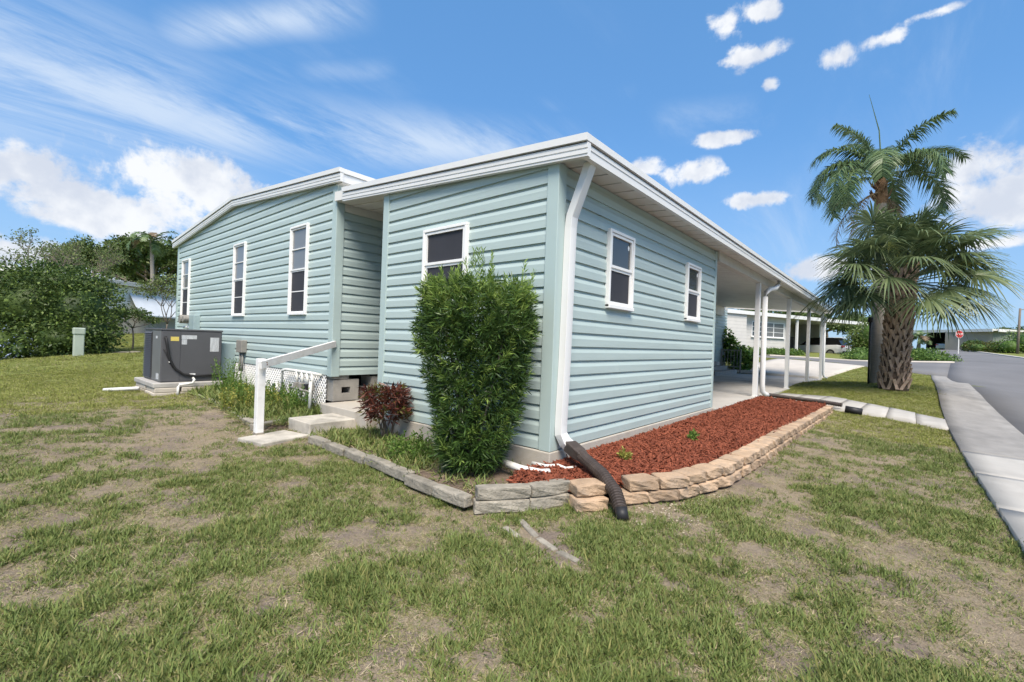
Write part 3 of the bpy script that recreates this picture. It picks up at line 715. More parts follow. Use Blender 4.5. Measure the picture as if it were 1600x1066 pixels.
def along(pl, step, s0=0.):
    pl = np.array(pl, float)[:, :2]; fine = resample(pl, 400); d = np.r_[0, np.cumsum(np.hypot(*np.diff(fine, axis=0).T))]; s = s0
    while s < d[-1]:
        x = np.interp(s, d, fine[:, 0]); y = np.interp(s, d, fine[:, 1]); e = .02
        dx = np.interp(s+e, d, fine[:, 0])-np.interp(s-e, d, fine[:, 0]); dy = np.interp(s+e, d, fine[:, 1])-np.interp(s-e, d, fine[:, 1])
        yield s, x, y, math.atan2(dy, dx); s += step
k = 0
for course in (0, 1):
    for s, x, y, a in along(RWLINE, .302, .13 if course else .02):
        gz = g1(x, y)
        zc = .165+.012*min(s, 8)/3 if course else .062+.012*min(s, 8)/3
        if course == 0 and zc+.05 < gz+.015: continue
        nx, ny = math.sin(a), -math.cos(a)
        o = place_stone(ret, TAN[k % 7], (x-nx*(.10 if course else .09)+random.uniform(-.006, .006), y-ny*(.10 if course else .09)+random.uniform(-.006, .006), zc), a+random.uniform(-.03, .03), 'stone_block'); k += 1
# stub left of the hose: two tan blocks then the grey corner
for (px, py, zc, me, da) in ((925, 766, .152, TAN[2], 0), (926, 790, .05, TAN[5], 0)):
    p = onz(px, py, zc); place_stone(ret, me, (p[0]+.04, p[1]+.07, zc), math.atan2(-.35, .62), 'stone_block')
cor = thing('stone_corner', 'weathered grey stacked blocks forming the bed corner by the shrub', 'retaining wall', (-.9, -.2, 0))
A = onz(742, 766, .19); B = onz(830, 762, .19); Cc = onz(893, 753, .19)
for (p, q) in ((A, B), (B, Cc)):
    mid = (p+q)/2; an = math.atan2(q[1]-p[1], q[0]-p[0]); L = np.linalg.norm((q-p)[:2])
    nx, ny = math.sin(an), -math.cos(an)
    for c, zc in ((0, .045), (1, .145)):
        o = place_stone(cor, GREY[(c+k) % 4], (mid[0]-nx*.06+(.02 if c else 0)*math.cos(an), mid[1]-ny*.06, zc), an+random.uniform(-.03, .03), 'stone_block'); o.scale = (L/.40*(.97 if c else .98), 1, 1)
    k += 1
EDGES = []
def edging(label, pts, z, step=.405):
    c = np.mean(np.array(pts), axis=0); t = thing('garden_edging', label, 'edging', (c[0], c[1], 0), 'grey stone garden edging')
    for i, (s, x, y, a) in enumerate(along(pts, step, step/2)):
        zz = max(z, g1(x, y)+.01)
        place_stone(t, EDGE[i % 5], (x, y, zz-.01+random.uniform(-.008, .012)), a+random.uniform(-.06, .06), 'edging_stone', random.uniform(-.05, .05))
    EDGES.append(pts); return t
edging('grey edging stones in a row in front of the tall shrub and red croton', [xy(onz(a, b, .1)) for a, b in ((732, 780), (660, 752), (594, 722), (545, 704), (486, 684))], .085)
edging('grey edging stones running from the rail post back towards the air conditioner', [xy(onz(a, b, .1)) for a, b in ((398, 664), (345, 638), (300, 618))], .10)
edging('short grey edging stones between the white rail post and the concrete step', [xy(onz(a, b, .1)) for a, b in ((398, 668), (446, 658))], .10, .34)
# broken buried kerb in the lawn in front of the corner
bk = thing('buried_edging', 'broken strip of old concrete edging sunk in the lawn below the corner', 'edging', (*hit(845, 850)[:2], 0))
bp = [hit(a, b) for a, b in ((788, 826), (812, 812), (840, 842), (870, 862), (905, 880))]
for i in range(len(bp)-1):
    p, q = bp[i], bp[i+1]
    if i == 0: p, q = hit(788, 824), hit(812, 842)
    m = (p+q)/2; o = place_stone(bk, EDGE[i % 5], (m[0], m[1], m[2]-.022), math.atan2(q[1]-p[1], q[0]-p[0]), 'edging_stone', .1); o.scale = (np.linalg.norm((q-p)[:2])/.40*.9, .45, .8)

# steps and slabs at the niche
def slab_thing(name, label, c, sx, sy, z0, z1, rot, mat, cat='step', rz=.0):
    q = MB(); r = random.Random(int(c[0]*1000)); n = 7; V = []; Fc = []
    ca, sa = math.cos(rot), math.sin(rot)
    q.obox((c[0], c[1], (z0+z1)/2), (sx/2*ca, sx/2*sa, 0), (-sy/2*sa, sy/2*ca, 0), (0, 0, (z1-z0)/2))
    o = q.build(name, mat, None, bevel=.012, loc=(c[0], c[1], z0)); return tag(o, label, cat)
slab_thing('concrete_step', 'raised pale concrete step slab beside the red croton', ((-.80-.02)/2, (3.68+3.10)/2+.06), .80, .62, .0, .205, 0, 'worn_concrete')
slab_thing('stepping_slab', 'flat pebbled concrete slab set in the grass below the step', (-1.17, 3.30), .62, .50, -.02, .075, rad(12), 'worn_concrete', 'slab')
slab_thing('landing', 'brown grey concrete landing in the niche under the concrete blocks', (.42, 3.50), 1.2, 1.25, .0, .305, 0, 'foundation', 'landing')
# rail
rail = thing('handrail', 'white wooden handrail with one square post by the step', 'handrail', (-1.27, 3.53, .03))
q = MB(); q.box(-1.315, -1.225, 3.485, 3.575, .0, 1.02); q.build('post', 'white_paint', rail, bevel=.006)
pA = np.array([-1.27, 3.44, .955]); pB = onx(531, 533, -.06); pB = np.array([-.04, 4.07, 1.20])
dv = pB-pA; L = np.linalg.norm(dv); dv /= L; nn = np.cross(dv, (0, 0, 1)); nn /= np.linalg.norm(nn); uu = np.cross(nn, dv)
q = MB(); q.obox((pA+pB)/2, dv*(L/2+.06), nn*.02, uu*.048); q.build('rail', 'white_paint', rail, bevel=.004)
q = MB(); cen = pA+nn*.021+dv*.03
for s_ in (-.012, .014): q.add([cen+uu*s_+dv*(.010*math.cos(t*math.pi/4))+uu*(.010*math.sin(t*math.pi/4)) for t in range(8)], [tuple(range(8))])
q.build('rusty_screw', 'rust', rail)
q = MB(); q.box(-1.318, -1.222, 3.482, 3.578, .0, .10); q.build('flaking_foot', 'stone_grey', rail)

# ------------------------------------------------------------------ drain hoses
def corrugated(path, r, ripple, pitch, name, label, mat, group=None):
    fine = resample(np.array(path, float), 200)
    # smooth the corners
    for _ in range(12): fine[1:-1] = (fine[:-2]+fine[1:-1]*2+fine[2:])/4
    d = np.r_[0, np.cumsum(np.linalg.norm(np.diff(fine, axis=0), axis=1))]; n = int(d[-1]/pitch*4); s = np.linspace(0, d[-1], n)
    P = np.stack([np.interp(s, d, fine[:, i]) for i in range(3)], -1); sc = [1+(ripple if (i % 4) in (0, 1) else -ripple) for i in range(n)]
    q = MB(); q.tube(P, r, 12, scales=sc); o = q.build(name, mat, None, smooth=False, loc=tuple(P[0])); return o
hs = thing('drain_hose', 'brown corrugated drain hose bending from the corner downspout over the wall', 'hose', (.1, -.2, .2))
e0 = np.array([.13, -.15, .365]); e1 = onz(942, 742, .235); e2 = onz(962, 770, .15); e3 = onz(970, 798, .06)
dn = (e1-e0)/np.linalg.norm(e1-e0)
q = MB(); q.sweep([e0, e0+dn*.17, e0+dn*.24], [(-.062, -.05), (.062, -.05), (.062, .05), (-.062, .05)], scales=[1, 1, .8]); q.build('adapter', 'brown_plastic', hs, bevel=.012)
def hosepart(path, r, ripple, pitch, parent, mat):
    o = corrugated(path, r, ripple, pitch, 'hose', '', mat); w = o.location.copy(); o.parent = parent; o.location = w-Vector(parent['_o']); return o
hosepart([e0+dn*.2, e0+dn*.3, e1, e2, e3], .052, .10, .026, hs, 'brown_plastic')
q = MB(); q.tube([e3+np.array([0, 0, .02]), e3+(e3-e2)*.35-np.array([0, 0, .02])], .05, 12); q.build('end_cuff', 'black_rubber', hs, smooth=True)
h2 = thing('drain_hose', 'dark corrugated drain hose lying along the far end of the mulch', 'hose', (8.6, -.3, .25))
a0 = np.array([x1+.14, -.17, .30]); pe = RWLINE[-1]
hosepart([a0, a0+(.15, -.15, -.02), (x1+.1, -.75, .275), (pe[0]+.25, pe[1]+.25, .285), (pe[0]+.2, pe[1]-.12, .26)], .042, .10, .03, h2, 'brown_plastic')
q = MB(); ec = np.array([pe[0]-.05, pe[1]-.35, .19]); q.tube([ec+(.0, .16, .02), ec+(.02, -.12, -.01)], .07, 10); q.build('end_cuff', 'black_rubber', h2, smooth=True)
pv = thing('pvc_drain_pipe', 'pair of white plastic pipe ends lying on the mulch at the wall corner', 'pipe', (-.2, -.1, .15))
q = MB(); q.tube([onz(*a) for a in ((785, 722, .2), (815, 733, .2), (845, 739, .19), (858, 738, .19))], .034, 10); q.build('pipe', 'pvc', pv, smooth=True)
q = MB(); q.tube([onz(*a) for a in ((832, 724, .2), (852, 729, .2), (872, 728, .2), (884, 733, .19), (900, 731, .19))], .02, 10); q.build('pipe', 'pvc', pv, smooth=True)

# ------------------------------------------------------------------ air conditioner and fittings on the gable wall
padc = onz(240, 610, .30)
ac = thing('air_conditioner', 'dark grey packaged air conditioning unit with black hose and warning stickers', 'air conditioner', (-.85, 8.6, .345))
XA0, XA1, YA0, YA1, ZA0, ZA1 = -1.33, -.33, 7.98, 9.25, .345, 1.345
q = MB(); q.box(XA0, XA1, YA0, YA1, ZA0, ZA1-.02); q.build('cabinet', 'ac_grey', ac, bevel=.012)
q = MB(); q.box(XA0-.012, XA1+.012, YA0-.012, YA1+.012, ZA1-.02, ZA1+.015); q.build('lid', 'ac_grey', ac, bevel=.008)
q = MB(); q.box(XA0-.006, XA0-.0005, YA0+.01, YA0+.62, ZA0+.02, ZA1-.03); q.build('side_panel', 'ac_side', ac)
for i in range(26):
    zz = ZA0+.04+i*(ZA1-ZA0-.09)/26
    q = MB(); q.add([(XA0-.004, YA0+.66, zz), (XA0-.03, YA0+.66, zz), (XA0-.004, YA0+.66, zz+.028), (XA0-.004, YA1-.02, zz), (XA0-.03, YA1-.02, zz), (XA0-.004, YA1-.02, zz+.028)], [(0, 1, 4, 3), (1, 2, 5, 4), (0, 2, 1), (3, 4, 5)]); q.build('louvre', 'grille', ac)
xm = XA0+.30
for xa, xb in ((XA0+.012, xm-.004), (xm+.004, XA1-.012)):
    q = MB(); q.box(xa, xb, YA0-.006, YA0-.0005, ZA0+.02, ZA1-.03); q.build('front_panel', 'ac_grey', ac, bevel=.002)
q = MB(); yq = YA0-.03
q.tube([(XA0+.06, YA0, 1.20), (XA0+.055, yq, 1.19), (XA0+.09, yq, 1.0), (XA0+.13, yq, .78), (XA0+.22, yq, .60), (XA0+.36, yq, .49), (XA0+.55, yq, .455), (XA0+1.0, yq, .46)], .022, 8)
q.tube([(XA0+.04, YA0, .97), (XA0+.045, yq, .96), (XA0+.11, yq, .80), (XA0+.19, yq, .62)], .012, 8)
q.build('hose', 'black_rubber', ac, smooth=True)
for (nm, m, x0, x1_, z0_, z1_) in (('sticker', 'sticker_yellow', .14, .27, 1.13, 1.21), ('sticker', 'sticker_white', .31, .56, 1.17, 1.245), ('sticker', 'sticker_white', .315, .40, 1.065, 1.165), ('sticker', 'sticker_white', .79, .945, .93, 1.21), ('clip', 'white_vinyl', .46, .55, .47, .50), ('clip', 'white_vinyl', .12, .14, .72, .74), ('clip', 'white_vinyl', .30, .32, .515, .53)):
    q = MB(); q.box(XA0+x0, XA0+x1_, YA0-.034 if nm == 'clip' else YA0-.0085, YA0-.007, z0_, z1_); q.build(nm, m, ac)
q = MB(); q.box(XA0-.010, XA0-.0065, YA0+.10, YA0+.28, ZA0+.05, ZA0+.16); q.build('sticker', 'sticker_white', ac)
q = MB(); q.box(XA0-.010, XA0-.0065, YA0+.26, YA0+.38, ZA1-.18, ZA1-.13); q.build('sticker', 'sticker_white', ac)
pad = thing('equipment_pad', 'pale concrete pad on patio blocks beneath the air conditioner', 'pad', (-.85, 8.6, .1))
q = MB(); q.box(-1.46, -.32, 7.84, 9.40, .255, .343); q.build('slab', 'concrete', pad, bevel=.015)
for i, (a, b, c_, d_) in enumerate(((-1.46, -1.06, 7.82, 8.05), (-1.04, -.64, 7.83, 8.06), (-1.45, -1.2, 8.1, 8.5), (-1.46, -1.2, 8.55, 8.95), (-1.45, -1.2, 9.0, 9.4))):
    q = MB(); q.box(a, b, c_, d_, .02, .165); q.build('patio_block', 'stone_grey' if i % 2 else 'block_wall', pad, bevel=.012)
    q = MB(); q.box(a+.02, b-.015, c_+.005, d_-.01, .168, .252); q.build('patio_block', 'block_wall', pad, bevel=.012)
cp = tag(MB().tube([(-.86, 7.78, .43), (-.86, 7.70, .40), (-.90, 7.66, .34), (-1.10, 7.68, .33), (-1.12, 7.68, .28), (-1.12, 7.68, .10)], .022, 8).build('condensate_pipe', 'pvc', None, smooth=True, loc=(-1.12, 7.68, .1)), 'thin white drain elbow hooked in front of the air conditioner pad', 'pipe')
pA = hit(162, 612); pB = np.array([-1.52, 8.6, g1(-1.5, 8.6)+.05])
lp = MB(); lp.tube([pA+(0, 0, .03), pB+(0, 0, .02)], .035, 8); tag(lp.build('loose_pipe', 'pvc', None, smooth=True, loc=tuple(pA)), 'white plastic pipe lying on the grass left of the air conditioner', 'pipe')
dk = MB(); dk.box(-.33, -.02, 8.15, 8.95, .38, 1.10); tag(dk.build('duct_box', 'galv', None, bevel=.01, loc=(-.2, 8.55, .38)), 'grey green metal duct box between the air conditioner and the wall', 'duct')
def fit(name, label, cat, builder, mats, loc): 
    t = thing(name, label, cat, loc); builder(t); return t
def mk_disc(t):
    q = MB(); q.box(-.13, -.02, 7.52, 7.80, .93, 1.18); q.build('box', 'meter_grey', t, bevel=.01)
    for y in (7.60, 7.73):
        q = MB(); q.tube([(-.07, y, .93), (-.07, y, .55)], .02, 8); q.build('conduit', 'meter_grey', t, smooth=True)
fit('disconnect_box', 'weathered grey electrical box with two conduits on the gable wall', 'electrical box', mk_disc, None, (-.07, 7.66, .55))
def mk_meter(t):
    q = MB(); q.box(-.16, -.02, 10.55, 10.95, 1.1, 1.72); q.build('cabinet', 'galv', t, bevel=.01)
    for (y, r, m) in ((11.35, .11, 'meter_grey'), (11.05, .08, 'meter_grey')):
        q = MB(); q.tube([(-.03, y, 1.62), (-.26, y, 1.62)], r, 14, up=(0, 0, 1)); q.build('meter', m, t, smooth=False, bevel=.01)
    q = MB(); q.tube([(-.1, 11.55, 1.42), (-.1, 10.95, 1.42)], .04, 8); q.build('conduit', 'white_vinyl', t, smooth=True)
fit('electric_meter', 'round grey electric meters and panel on the wall behind the air conditioner', 'electric meter', mk_meter, None, (-.1, 11, 1.1))
def mk_manifold(t):
    z1_ = .745; x_ = -.12
    q = MB(); q.tube([(x_, 5.62, .30), (x_, 5.62, .66), (x_, 5.58, .715), (x_, 5.45, .73), (x_, 4.5, .73), (x_+.1, 4.42, .70)], .024, 8); q.build('pipe', 'pvc', t, smooth=True)
    for i, y in enumerate((5.05, 4.86, 4.68, 4.52)):
        q = MB(); q.tube([(x_, y, .74), (x_, y, .52)], .028, 8); q.build('riser', 'pvc', t, smooth=True)
        q = MB(); q.tube([(x_, y, .52), (x_-.01, y, .30)], .018, 8); q.build('riser', 'meter_grey' if i % 2 else 'pvc', t, smooth=True)
        q = MB(); q.box(x_-.05, x_+.03, y-.035, y+.035, .45, .55); q.build('valve', 'meter_grey' if i != 2 else 'black_rubber', t, bevel=.012)
    q = MB(); q.tube([(x_-.06, 5.15, .46), (x_-.06, 4.45, .44)], .02, 8); q.build('pipe', 'meter_grey', t, smooth=True)
    q = MB(); q.tube([(x_-.02, 5.9, .2), (x_-.02, 5.9, .46), (x_-.02, 5.74, .47), (x_-.02, 5.74, .2)], .03, 8); q.build('pipe', 'pvc', t, smooth=True)
    q = MB(); q.tube([(x_-.12, 4.33, .12), (x_-.12, 4.33, .62)], .025, 8); q.build('pipe', 'pvc', t, smooth=True)
fit('pipe_manifold', 'cluster of white plastic water pipes and valves against the lattice skirt', 'pipes', mk_manifold, None, (-.12, 5, .2))

# ------------------------------------------------------------------ steps and rail inside the carport
pst = thing('porch_steps', 'grey brick steps with a metal railing at the far end of the carport', 'steps', (17.5, 3.7, .22))
for i in range(3):
    q = MB(); q.box(16.2+i*.0, 19.6-i*.55, 3.25+i*.28, 4.1, .2+i*.19, .2+(i+1)*.19-.004); q.build('step', 'cinder', pst, bevel=.01)
q = MB(); xr = 19.9
for yy in (3.2, 4.05): q.box(xr-.03, xr+.03, yy-.03, yy+.03, .22, 1.35)
q.build('rail_post', 'meter_grey', pst)
q = MB(); q.box(xr-.02, xr+.02, 3.2, 4.05, 1.28, 1.33); q.box(xr-.02, xr+.02, 3.2, 4.05, .5, .54); q.build('rail', 'meter_grey', pst)
for i in range(5):
    q = MB(); yy = 3.34+i*.14; q.box(xr-.012, xr+.012, yy-.012, yy+.012, .54, 1.28); q.build('baluster', 'meter_grey', pst)

exec_marker = None
# ------------------------------------------------------------------ vegetation helpers
def leaves(P, D, length, width, droop=0., fold=.0, rng=RNG, side=None):
    """kite-shaped leaves: base points P, directions D (unit). 4 verts, 1 quad each"""
    n = len(P); length = np.broadcast_to(length, n)[:, None]; width = np.broadcast_to(width, n)[:, None]
    if side is None:
        r = rng.normal(size=(n, 3)); side = np.cross(D, r); side /= np.linalg.norm(side, axis=1)[:, None]+1e-9
    mid = P+D*length*.45; tip = P+D*length-np.array([0, 0, 1])*length*droop
    V = np.stack([P, mid+side*width/2, tip, mid-side*width/2], 1).reshape(-1, 3)
    return V, np.arange(4*n).reshape(n, 4)
def unit(a): return a/(np.linalg.norm(a, axis=-1, keepdims=True)+1e-9)
def ribbon(base, dirs, length, width, droop, seg=4, side=None, fuse=0.):
    """n ribbons bending down; base (n,3) dirs (n,3); returns V, F (quads)"""
    n = len(base); length = np.broadcast_to(length, n).astype(float); width = np.broadcast_to(width, n).astype(float); droop = np.broadcast_to(droop, n).astype(float)
    if side is None: side = unit(np.cross(dirs, np.array([0, 0, 1.])+RNG.normal(size=(n, 3))*.3))
    V = []
    for s in range(seg+1):
        t = s/seg; w = width*(1.-t**2.2)*(.75+.25*math.sin(math.pi*min(1, t*1.3))) if s else width*.7
        c = base+dirs*(length*t)[:, None]-np.array([0, 0, 1.])*(droop*length*t*t)[:, None]
        V.append(c-side*(w/2)[:, None]); V.append(c+side*(w/2)[:, None])
    V = np.stack(V, 1); m = 2*(seg+1)
    base_i = np.arange(n)[:, None]*m; F = []
    for s in range(seg): F.append(np.concatenate([base_i+2*s, base_i+2*s+1, base_i+2*s+3, base_i+2*s+2], 1))
    return V.reshape(-1, 3), np.concatenate(F, 0)
def join(*parts):
    V = []; Fs = []; mi = []; o = 0
    for i, (v, f, m) in enumerate(parts):
        V.append(v); Fs.append(f+o); mi += [m]*len(f); o += len(v)
    return np.concatenate(V), np.concatenate(Fs), mi
def sph(n, rng=RNG):
    return unit(rng.normal(size=(n, 3)))
def limb(mb, p0, p1, r0, r1, bend=.1, n=5, rng=random):
    p0 = np.array(p0, float); p1 = np.array(p1, float); off = np.array([rng.uniform(-1, 1) for _ in range(3)])*bend*np.linalg.norm(p1-p0)
    pts = [p0+(p1-p0)*t+off*math.sin(math.pi*t) for t in np.linspace(0, 1, n)]
    mb.tube(pts, 1., 7, scales=[r0+(r1-r0)*t for t in np.linspace(0, 1, n)]); return pts

# ------------------------------------------------------------------ instanced ground cover
def scatter(name, pts, rot, scl, idx, protos, kind='stuff'):
    """points carrying rotation, scale and prototype index; geometry nodes put a tuft on each"""
    col = bpy.data.collections.new(name+'_kinds')
    for i, me in enumerate(protos):
        o = bpy.data.objects.new('%s_%02d' % (name, i), me); col.objects.link(o)
    me = bpy.data.meshes.new(name); me.vertices.add(len(pts)); me.vertices.foreach_set('co', np.asarray(pts, np.float32).ravel())
    for nm, ty, arr in (('rot', 'FLOAT_VECTOR', rot), ('scl', 'FLOAT', scl), ('pid', 'INT', idx)):
        a = me.attributes.new(nm, ty, 'POINT'); arr = np.asarray(arr, np.int32 if ty == 'INT' else np.float32)
        a.data.foreach_set('vector' if ty == 'FLOAT_VECTOR' else 'value', arr.ravel())
    me.update()
    o = bpy.data.objects.new(name, me); COL.objects.link(o); o['kind'] = kind
    t = bpy.data.node_groups.new(name, 'GeometryNodeTree'); t.is_modifier = True
    t.interface.new_socket('Geometry', in_out='INPUT', socket_type='NodeSocketGeometry'); t.interface.new_socket('Geometry', in_out='OUTPUT', socket_type='NodeSocketGeometry')
    gi = t.nodes.new('NodeGroupInput'); go = t.nodes.new('NodeGroupOutput')
    m2p = t.nodes.new('GeometryNodeMeshToPoints'); iop = t.nodes.new('GeometryNodeInstanceOnPoints'); ci = t.nodes.new('GeometryNodeCollectionInfo')
    ci.inputs['Collection'].default_value = col; ci.inputs['Separate Children'].default_value = True; ci.inputs['Reset Children'].default_value = True
    def attr(nm, ty):
        a = t.nodes.new('GeometryNodeInputNamedAttribute'); a.data_type = ty; a.inputs['Name'].default_value = nm; return a.outputs[0]
    t.links.new(gi.outputs[0], m2p.inputs[0]); t.links.new(m2p.outputs[0], iop.inputs['Points']); t.links.new(ci.outputs[0], iop.inputs['Instance'])
    iop.inputs['Pick Instance'].default_value = True; t.links.new(attr('pid', 'INT'), iop.inputs['Instance Index'])
    t.links.new(attr('rot', 'FLOAT_VECTOR'), iop.inputs['Rotation']); t.links.new(attr('scl', 'FLOAT'), iop.inputs['Scale']); t.links.new(iop.outputs[0], go.inputs[0])
    md = o.modifiers.new('scatter', 'NODES'); md.node_group = t
    return o
def raw_mesh(name, V, F, mats, mi=None):
    me = bpy.data.meshes.new(name); V = np.asarray(V, np.float32); F = np.asarray(F, np.int32); k = F.shape[1]
    me.vertices.add(len(V)); me.vertices.foreach_set('co', V.ravel()); me.loops.add(F.size); me.loops.foreach_set('vertex_index', F.ravel())
    me.polygons.add(len(F)); me.polygons.foreach_set('loop_start', np.arange(0, F.size, k, dtype=np.int32)); me.polygons.foreach_set('loop_total', np.full(len(F), k, np.int32)); me.update(calc_edges=True)
    for m in mats: me.materials.append(M(m))
    if mi is not None: me.polygons.foreach_set('material_index', np.asarray(mi, np.int32))
    return me
def tuft(seed, nb, lo, hi, width, spread, lean, mats, weights, droop=.35, seg=3):
    r = np.random.default_rng(seed); a = r.uniform(0, 2*math.pi, nb); rr = spread*np.sqrt(r.random(nb)); B = np.stack([rr*np.cos(a), rr*np.sin(a), np.full(nb, -.006)], -1)
    az = r.uniform(0, 2*math.pi, nb); el = np.radians(r.uniform(*lean, nb)); D = np.stack([np.cos(az)*np.cos(el), np.sin(az)*np.cos(el), np.sin(el)], -1)
    L = r.uniform(lo, hi, nb); V, Fq = ribbon(B, D, L, r.uniform(.7, 1.2, nb)*width, np.maximum(0, np.minimum(r.uniform(.1, droop, nb), np.sin(el)*.9)), seg)
    mi = r.choice(len(mats), nb, p=weights); return raw_mesh('tuft', V, Fq, mats, np.tile(mi, seg))
GM = ['grass_green', 'grass_olive', 'grass_straw']
PT = [tuft(1, 15, .035, .10, .0075, .045, (8, 72), GM, (.58, .26, .16)), tuft(2, 14, .03, .08, .007, .05, (6, 65), GM, (.47, .31, .22)), tuft(3, 15, .025, .065, .006, .055, (4, 60), GM, (.35, .36, .29)),
      tuft(4, 16, .025, .055, .005, .06, (4, 50), GM, (.25, .40, .35)), tuft(5, 16, .025, .055, .0045, .06, (4, 45), GM, (.13, .38, .49)),
      tuft(6, 22, .025, .06, .0042, .065, (2, 32), GM, (.07, .26, .67)), tuft(7, 24, .025, .07, .0042, .07, (0, 22), GM, (.03, .13, .84)),
      tuft(8, 26, .04, .08, .008, .13, (20, 75), ['grass_far', 'grass_olive', 'grass_straw'], (.75, .20, .05)), tuft(9, 26, .035, .07, .008, .13, (15, 60), ['grass_far', 'grass_olive', 'grass_straw'], (.5, .35, .15)), tuft(10, 26, .03, .06, .007, .13, (5, 40), GM, (.10, .35, .55)),
      tuft(11, 17, .07, .16, .008, .05, (30, 85), GM, (.85, .12, .03)), tuft(12, 14, .06, .13, .010, .04, (15, 75), GM, (.80, .15, .05))]
BED_R = [(-.03, -.03), (XW+3.3, -.08)] + [(p[0], p[1]) for p in RWLINE[::-1]] + [(-.35, -.5), (-.69, -.35), (-1.09, -.09), (-.6, .15)]
BED_L = [(0, 0.)] + [xy(onz(a, b, .1)) for a, b in ((740, 772), (660, 748), (594, 718), (545, 700), (486, 680))] + [(-.8, 3.05), (0, 3.0)]
BED_B = [(0, 4.2), (-.8, 3.75)] + [xy(onz(a, b, .1)) for a, b in ((398, 664), (345, 638), (300, 618))] + [(-.4, 7.8), (0, 7.9)]
swp = sw_in+sw_out[::-1]; roadp = road_l+road_r[::-1]; csp = cs_near+cs_far[::-1]; drp = drive_l+drive_r[::-1]; wkp = walk_l+walk_r[::-1]
HOUSE = [(-.03, -.06), (4.9, -.12), (20.3, -.12), (20.3, 4.1), (20.95, 4.1), (20.95, 12.7), (-.03, 12.7)]
SLABS = [[(-.82, 3.03), (0, 3.03), (0, 3.8), (-.82, 3.8)], [(-1.45, 3.0), (-.86, 3.1), (-.92, 3.6), (-1.5, 3.5)], [(-1.5, 7.8), (-.3, 7.8), (-.3, 9.45), (-1.5, 9.45)]]
def lawn_ok(x, y):
    ok = np.ones(x.shape, bool)
    for p in [BED_R, BED_L, BED_B, swp, roadp, csp, drp, wkp, HOUSE]+SLABS: ok &= ~inpoly(x, y, p)
    return ok
def blob(x, y, c, r): return np.exp(-(((x-c[0])**2+(y-c[1])**2)/r**2))
def green(x, y):
    """how lush the grass is, 0 to 1"""
    n = .14*vnoise(x, y, .7, 11, 3)+.38*vnoise(x, y, 2.3, 12, 2)+.48*vnoise(x, y, 5.5, 13, 2); v = (n-.49)*2.4+.47
    for (a, b), r, w in (((330, 650), 1.0, -.75), ((230, 690), .8, -.5), ((300, 740), .6, -.3), ((90, 600), 2.2, .45), ((30, 640), 1.4, .35), ((560, 745), .55, .5), ((700, 850), .4, .35), ((920, 850), .35, .6), ((1000, 890), .35, .5), ((650, 950), .35, -.25), ((350, 950), .5, -.2), ((1250, 880), .6, -.35), ((1100, 960), .3, -.2), ((1400, 860), .6, -.1),
                         ((1200, 770), .7, -.35), ((1040, 800), .35, -.3), ((1100, 790), .4, .25), ((1290, 700), .7, -.25), ((1380, 690), .9, .3), ((1390, 610), 1.2, -.8), ((450, 850), .5, -.25), ((150, 800), .7, -.1), ((60, 960), .4, .25), ((860, 830), .2, -.5), ((1250, 640), 1.4, .2), ((800, 900), .3, .3)):
        p = PB[(a, b)]; v = v+.42*w*blob(x, y, p, r*1.25)
    d = np.hypot(x-CAM[0], y-CAM[1]); v = v+np.clip((d-9)/14, 0, .35)
    return np.clip(v, 0, 1)
BARE = [((852, 842), .20, .97), ((880, 866), .14, .9), ((820, 835), .10, .9), ((905, 885), .08, .8), ((330, 645), .55, .62), ((255, 690), .42, .5), ((420, 640), .35, .5), ((1120, 880), .11, .85), ((1180, 860), .13, .85), ((1060, 915), .10, .8), ((1270, 840), .16, .8), ((1210, 775), .35, .7), ((1300, 690), .5, .6), ((1400, 1010), .10, .8), ((1030, 795), .16, .85),
        ((610, 950), .09, .7), ((430, 935), .10, .6), ((730, 905), .08, .7), ((1080, 1000), .08, .8), ((1470, 930), .15, .6), ((160, 760), .25, .5), ((1390, 606), .6, .8), ((700, 990), .07, .8), ((560, 760), .12, .6), ((900, 960), .07, .7), ((1340, 900), .12, .7), ((480, 1000), .1, .6), ((1160, 950), .1, .6)]
BP = [(hit(*a), r_, w_) for a, r_, w_ in BARE]
def bare(x, y):
    m = np.ones(x.shape); wob = 1+.9*(vnoise(x, y, 4.5, 23, 2)-.5)
    for p, r_, w_ in BP: m = m*(1-w_*np.exp(-(((x-p[0])**2+(y-p[1])**2)/(r_*1.15)**2)**1.6*wob*1.3))
    for pl, w_ in ((offset(resample(RWLINE, 50), -.09), .75), (np.array([hit(a, b)[:2] for a, b in ((790, 822), (840, 842), (905, 880))]), .8)):
        q = resample(pl, 40); dd = np.min(np.hypot(x[:, None]-q[None, :, 0], y[:, None]-q[None, :, 1]), axis=1) if len(x) < 4e5 else 9; m = m*(1-w_*np.exp(-(dd/.085)**2))
    return m
PB = {}
for a, b in ((330, 650), (230, 690), (300, 740), (90, 600), (30, 640), (560, 745), (700, 850), (920, 850), (1000, 890), (650, 950), (350, 950), (1250, 880), (1100, 960), (1400, 860), (1200, 770), (1040, 800), (1100, 790), (1290, 700), (1380, 690), (1390, 610), (450, 850), (150, 800), (60, 960), (860, 830), (1250, 640), (800, 900)): PB[(a, b)] = hit(a, b)
def ground_z(x, y): return g(x, y)+np.exp(-(np.hypot(x+1, y+1)/14)**2)*.05*(vnoise(x, y, 1.1, 5, 3)-.5)
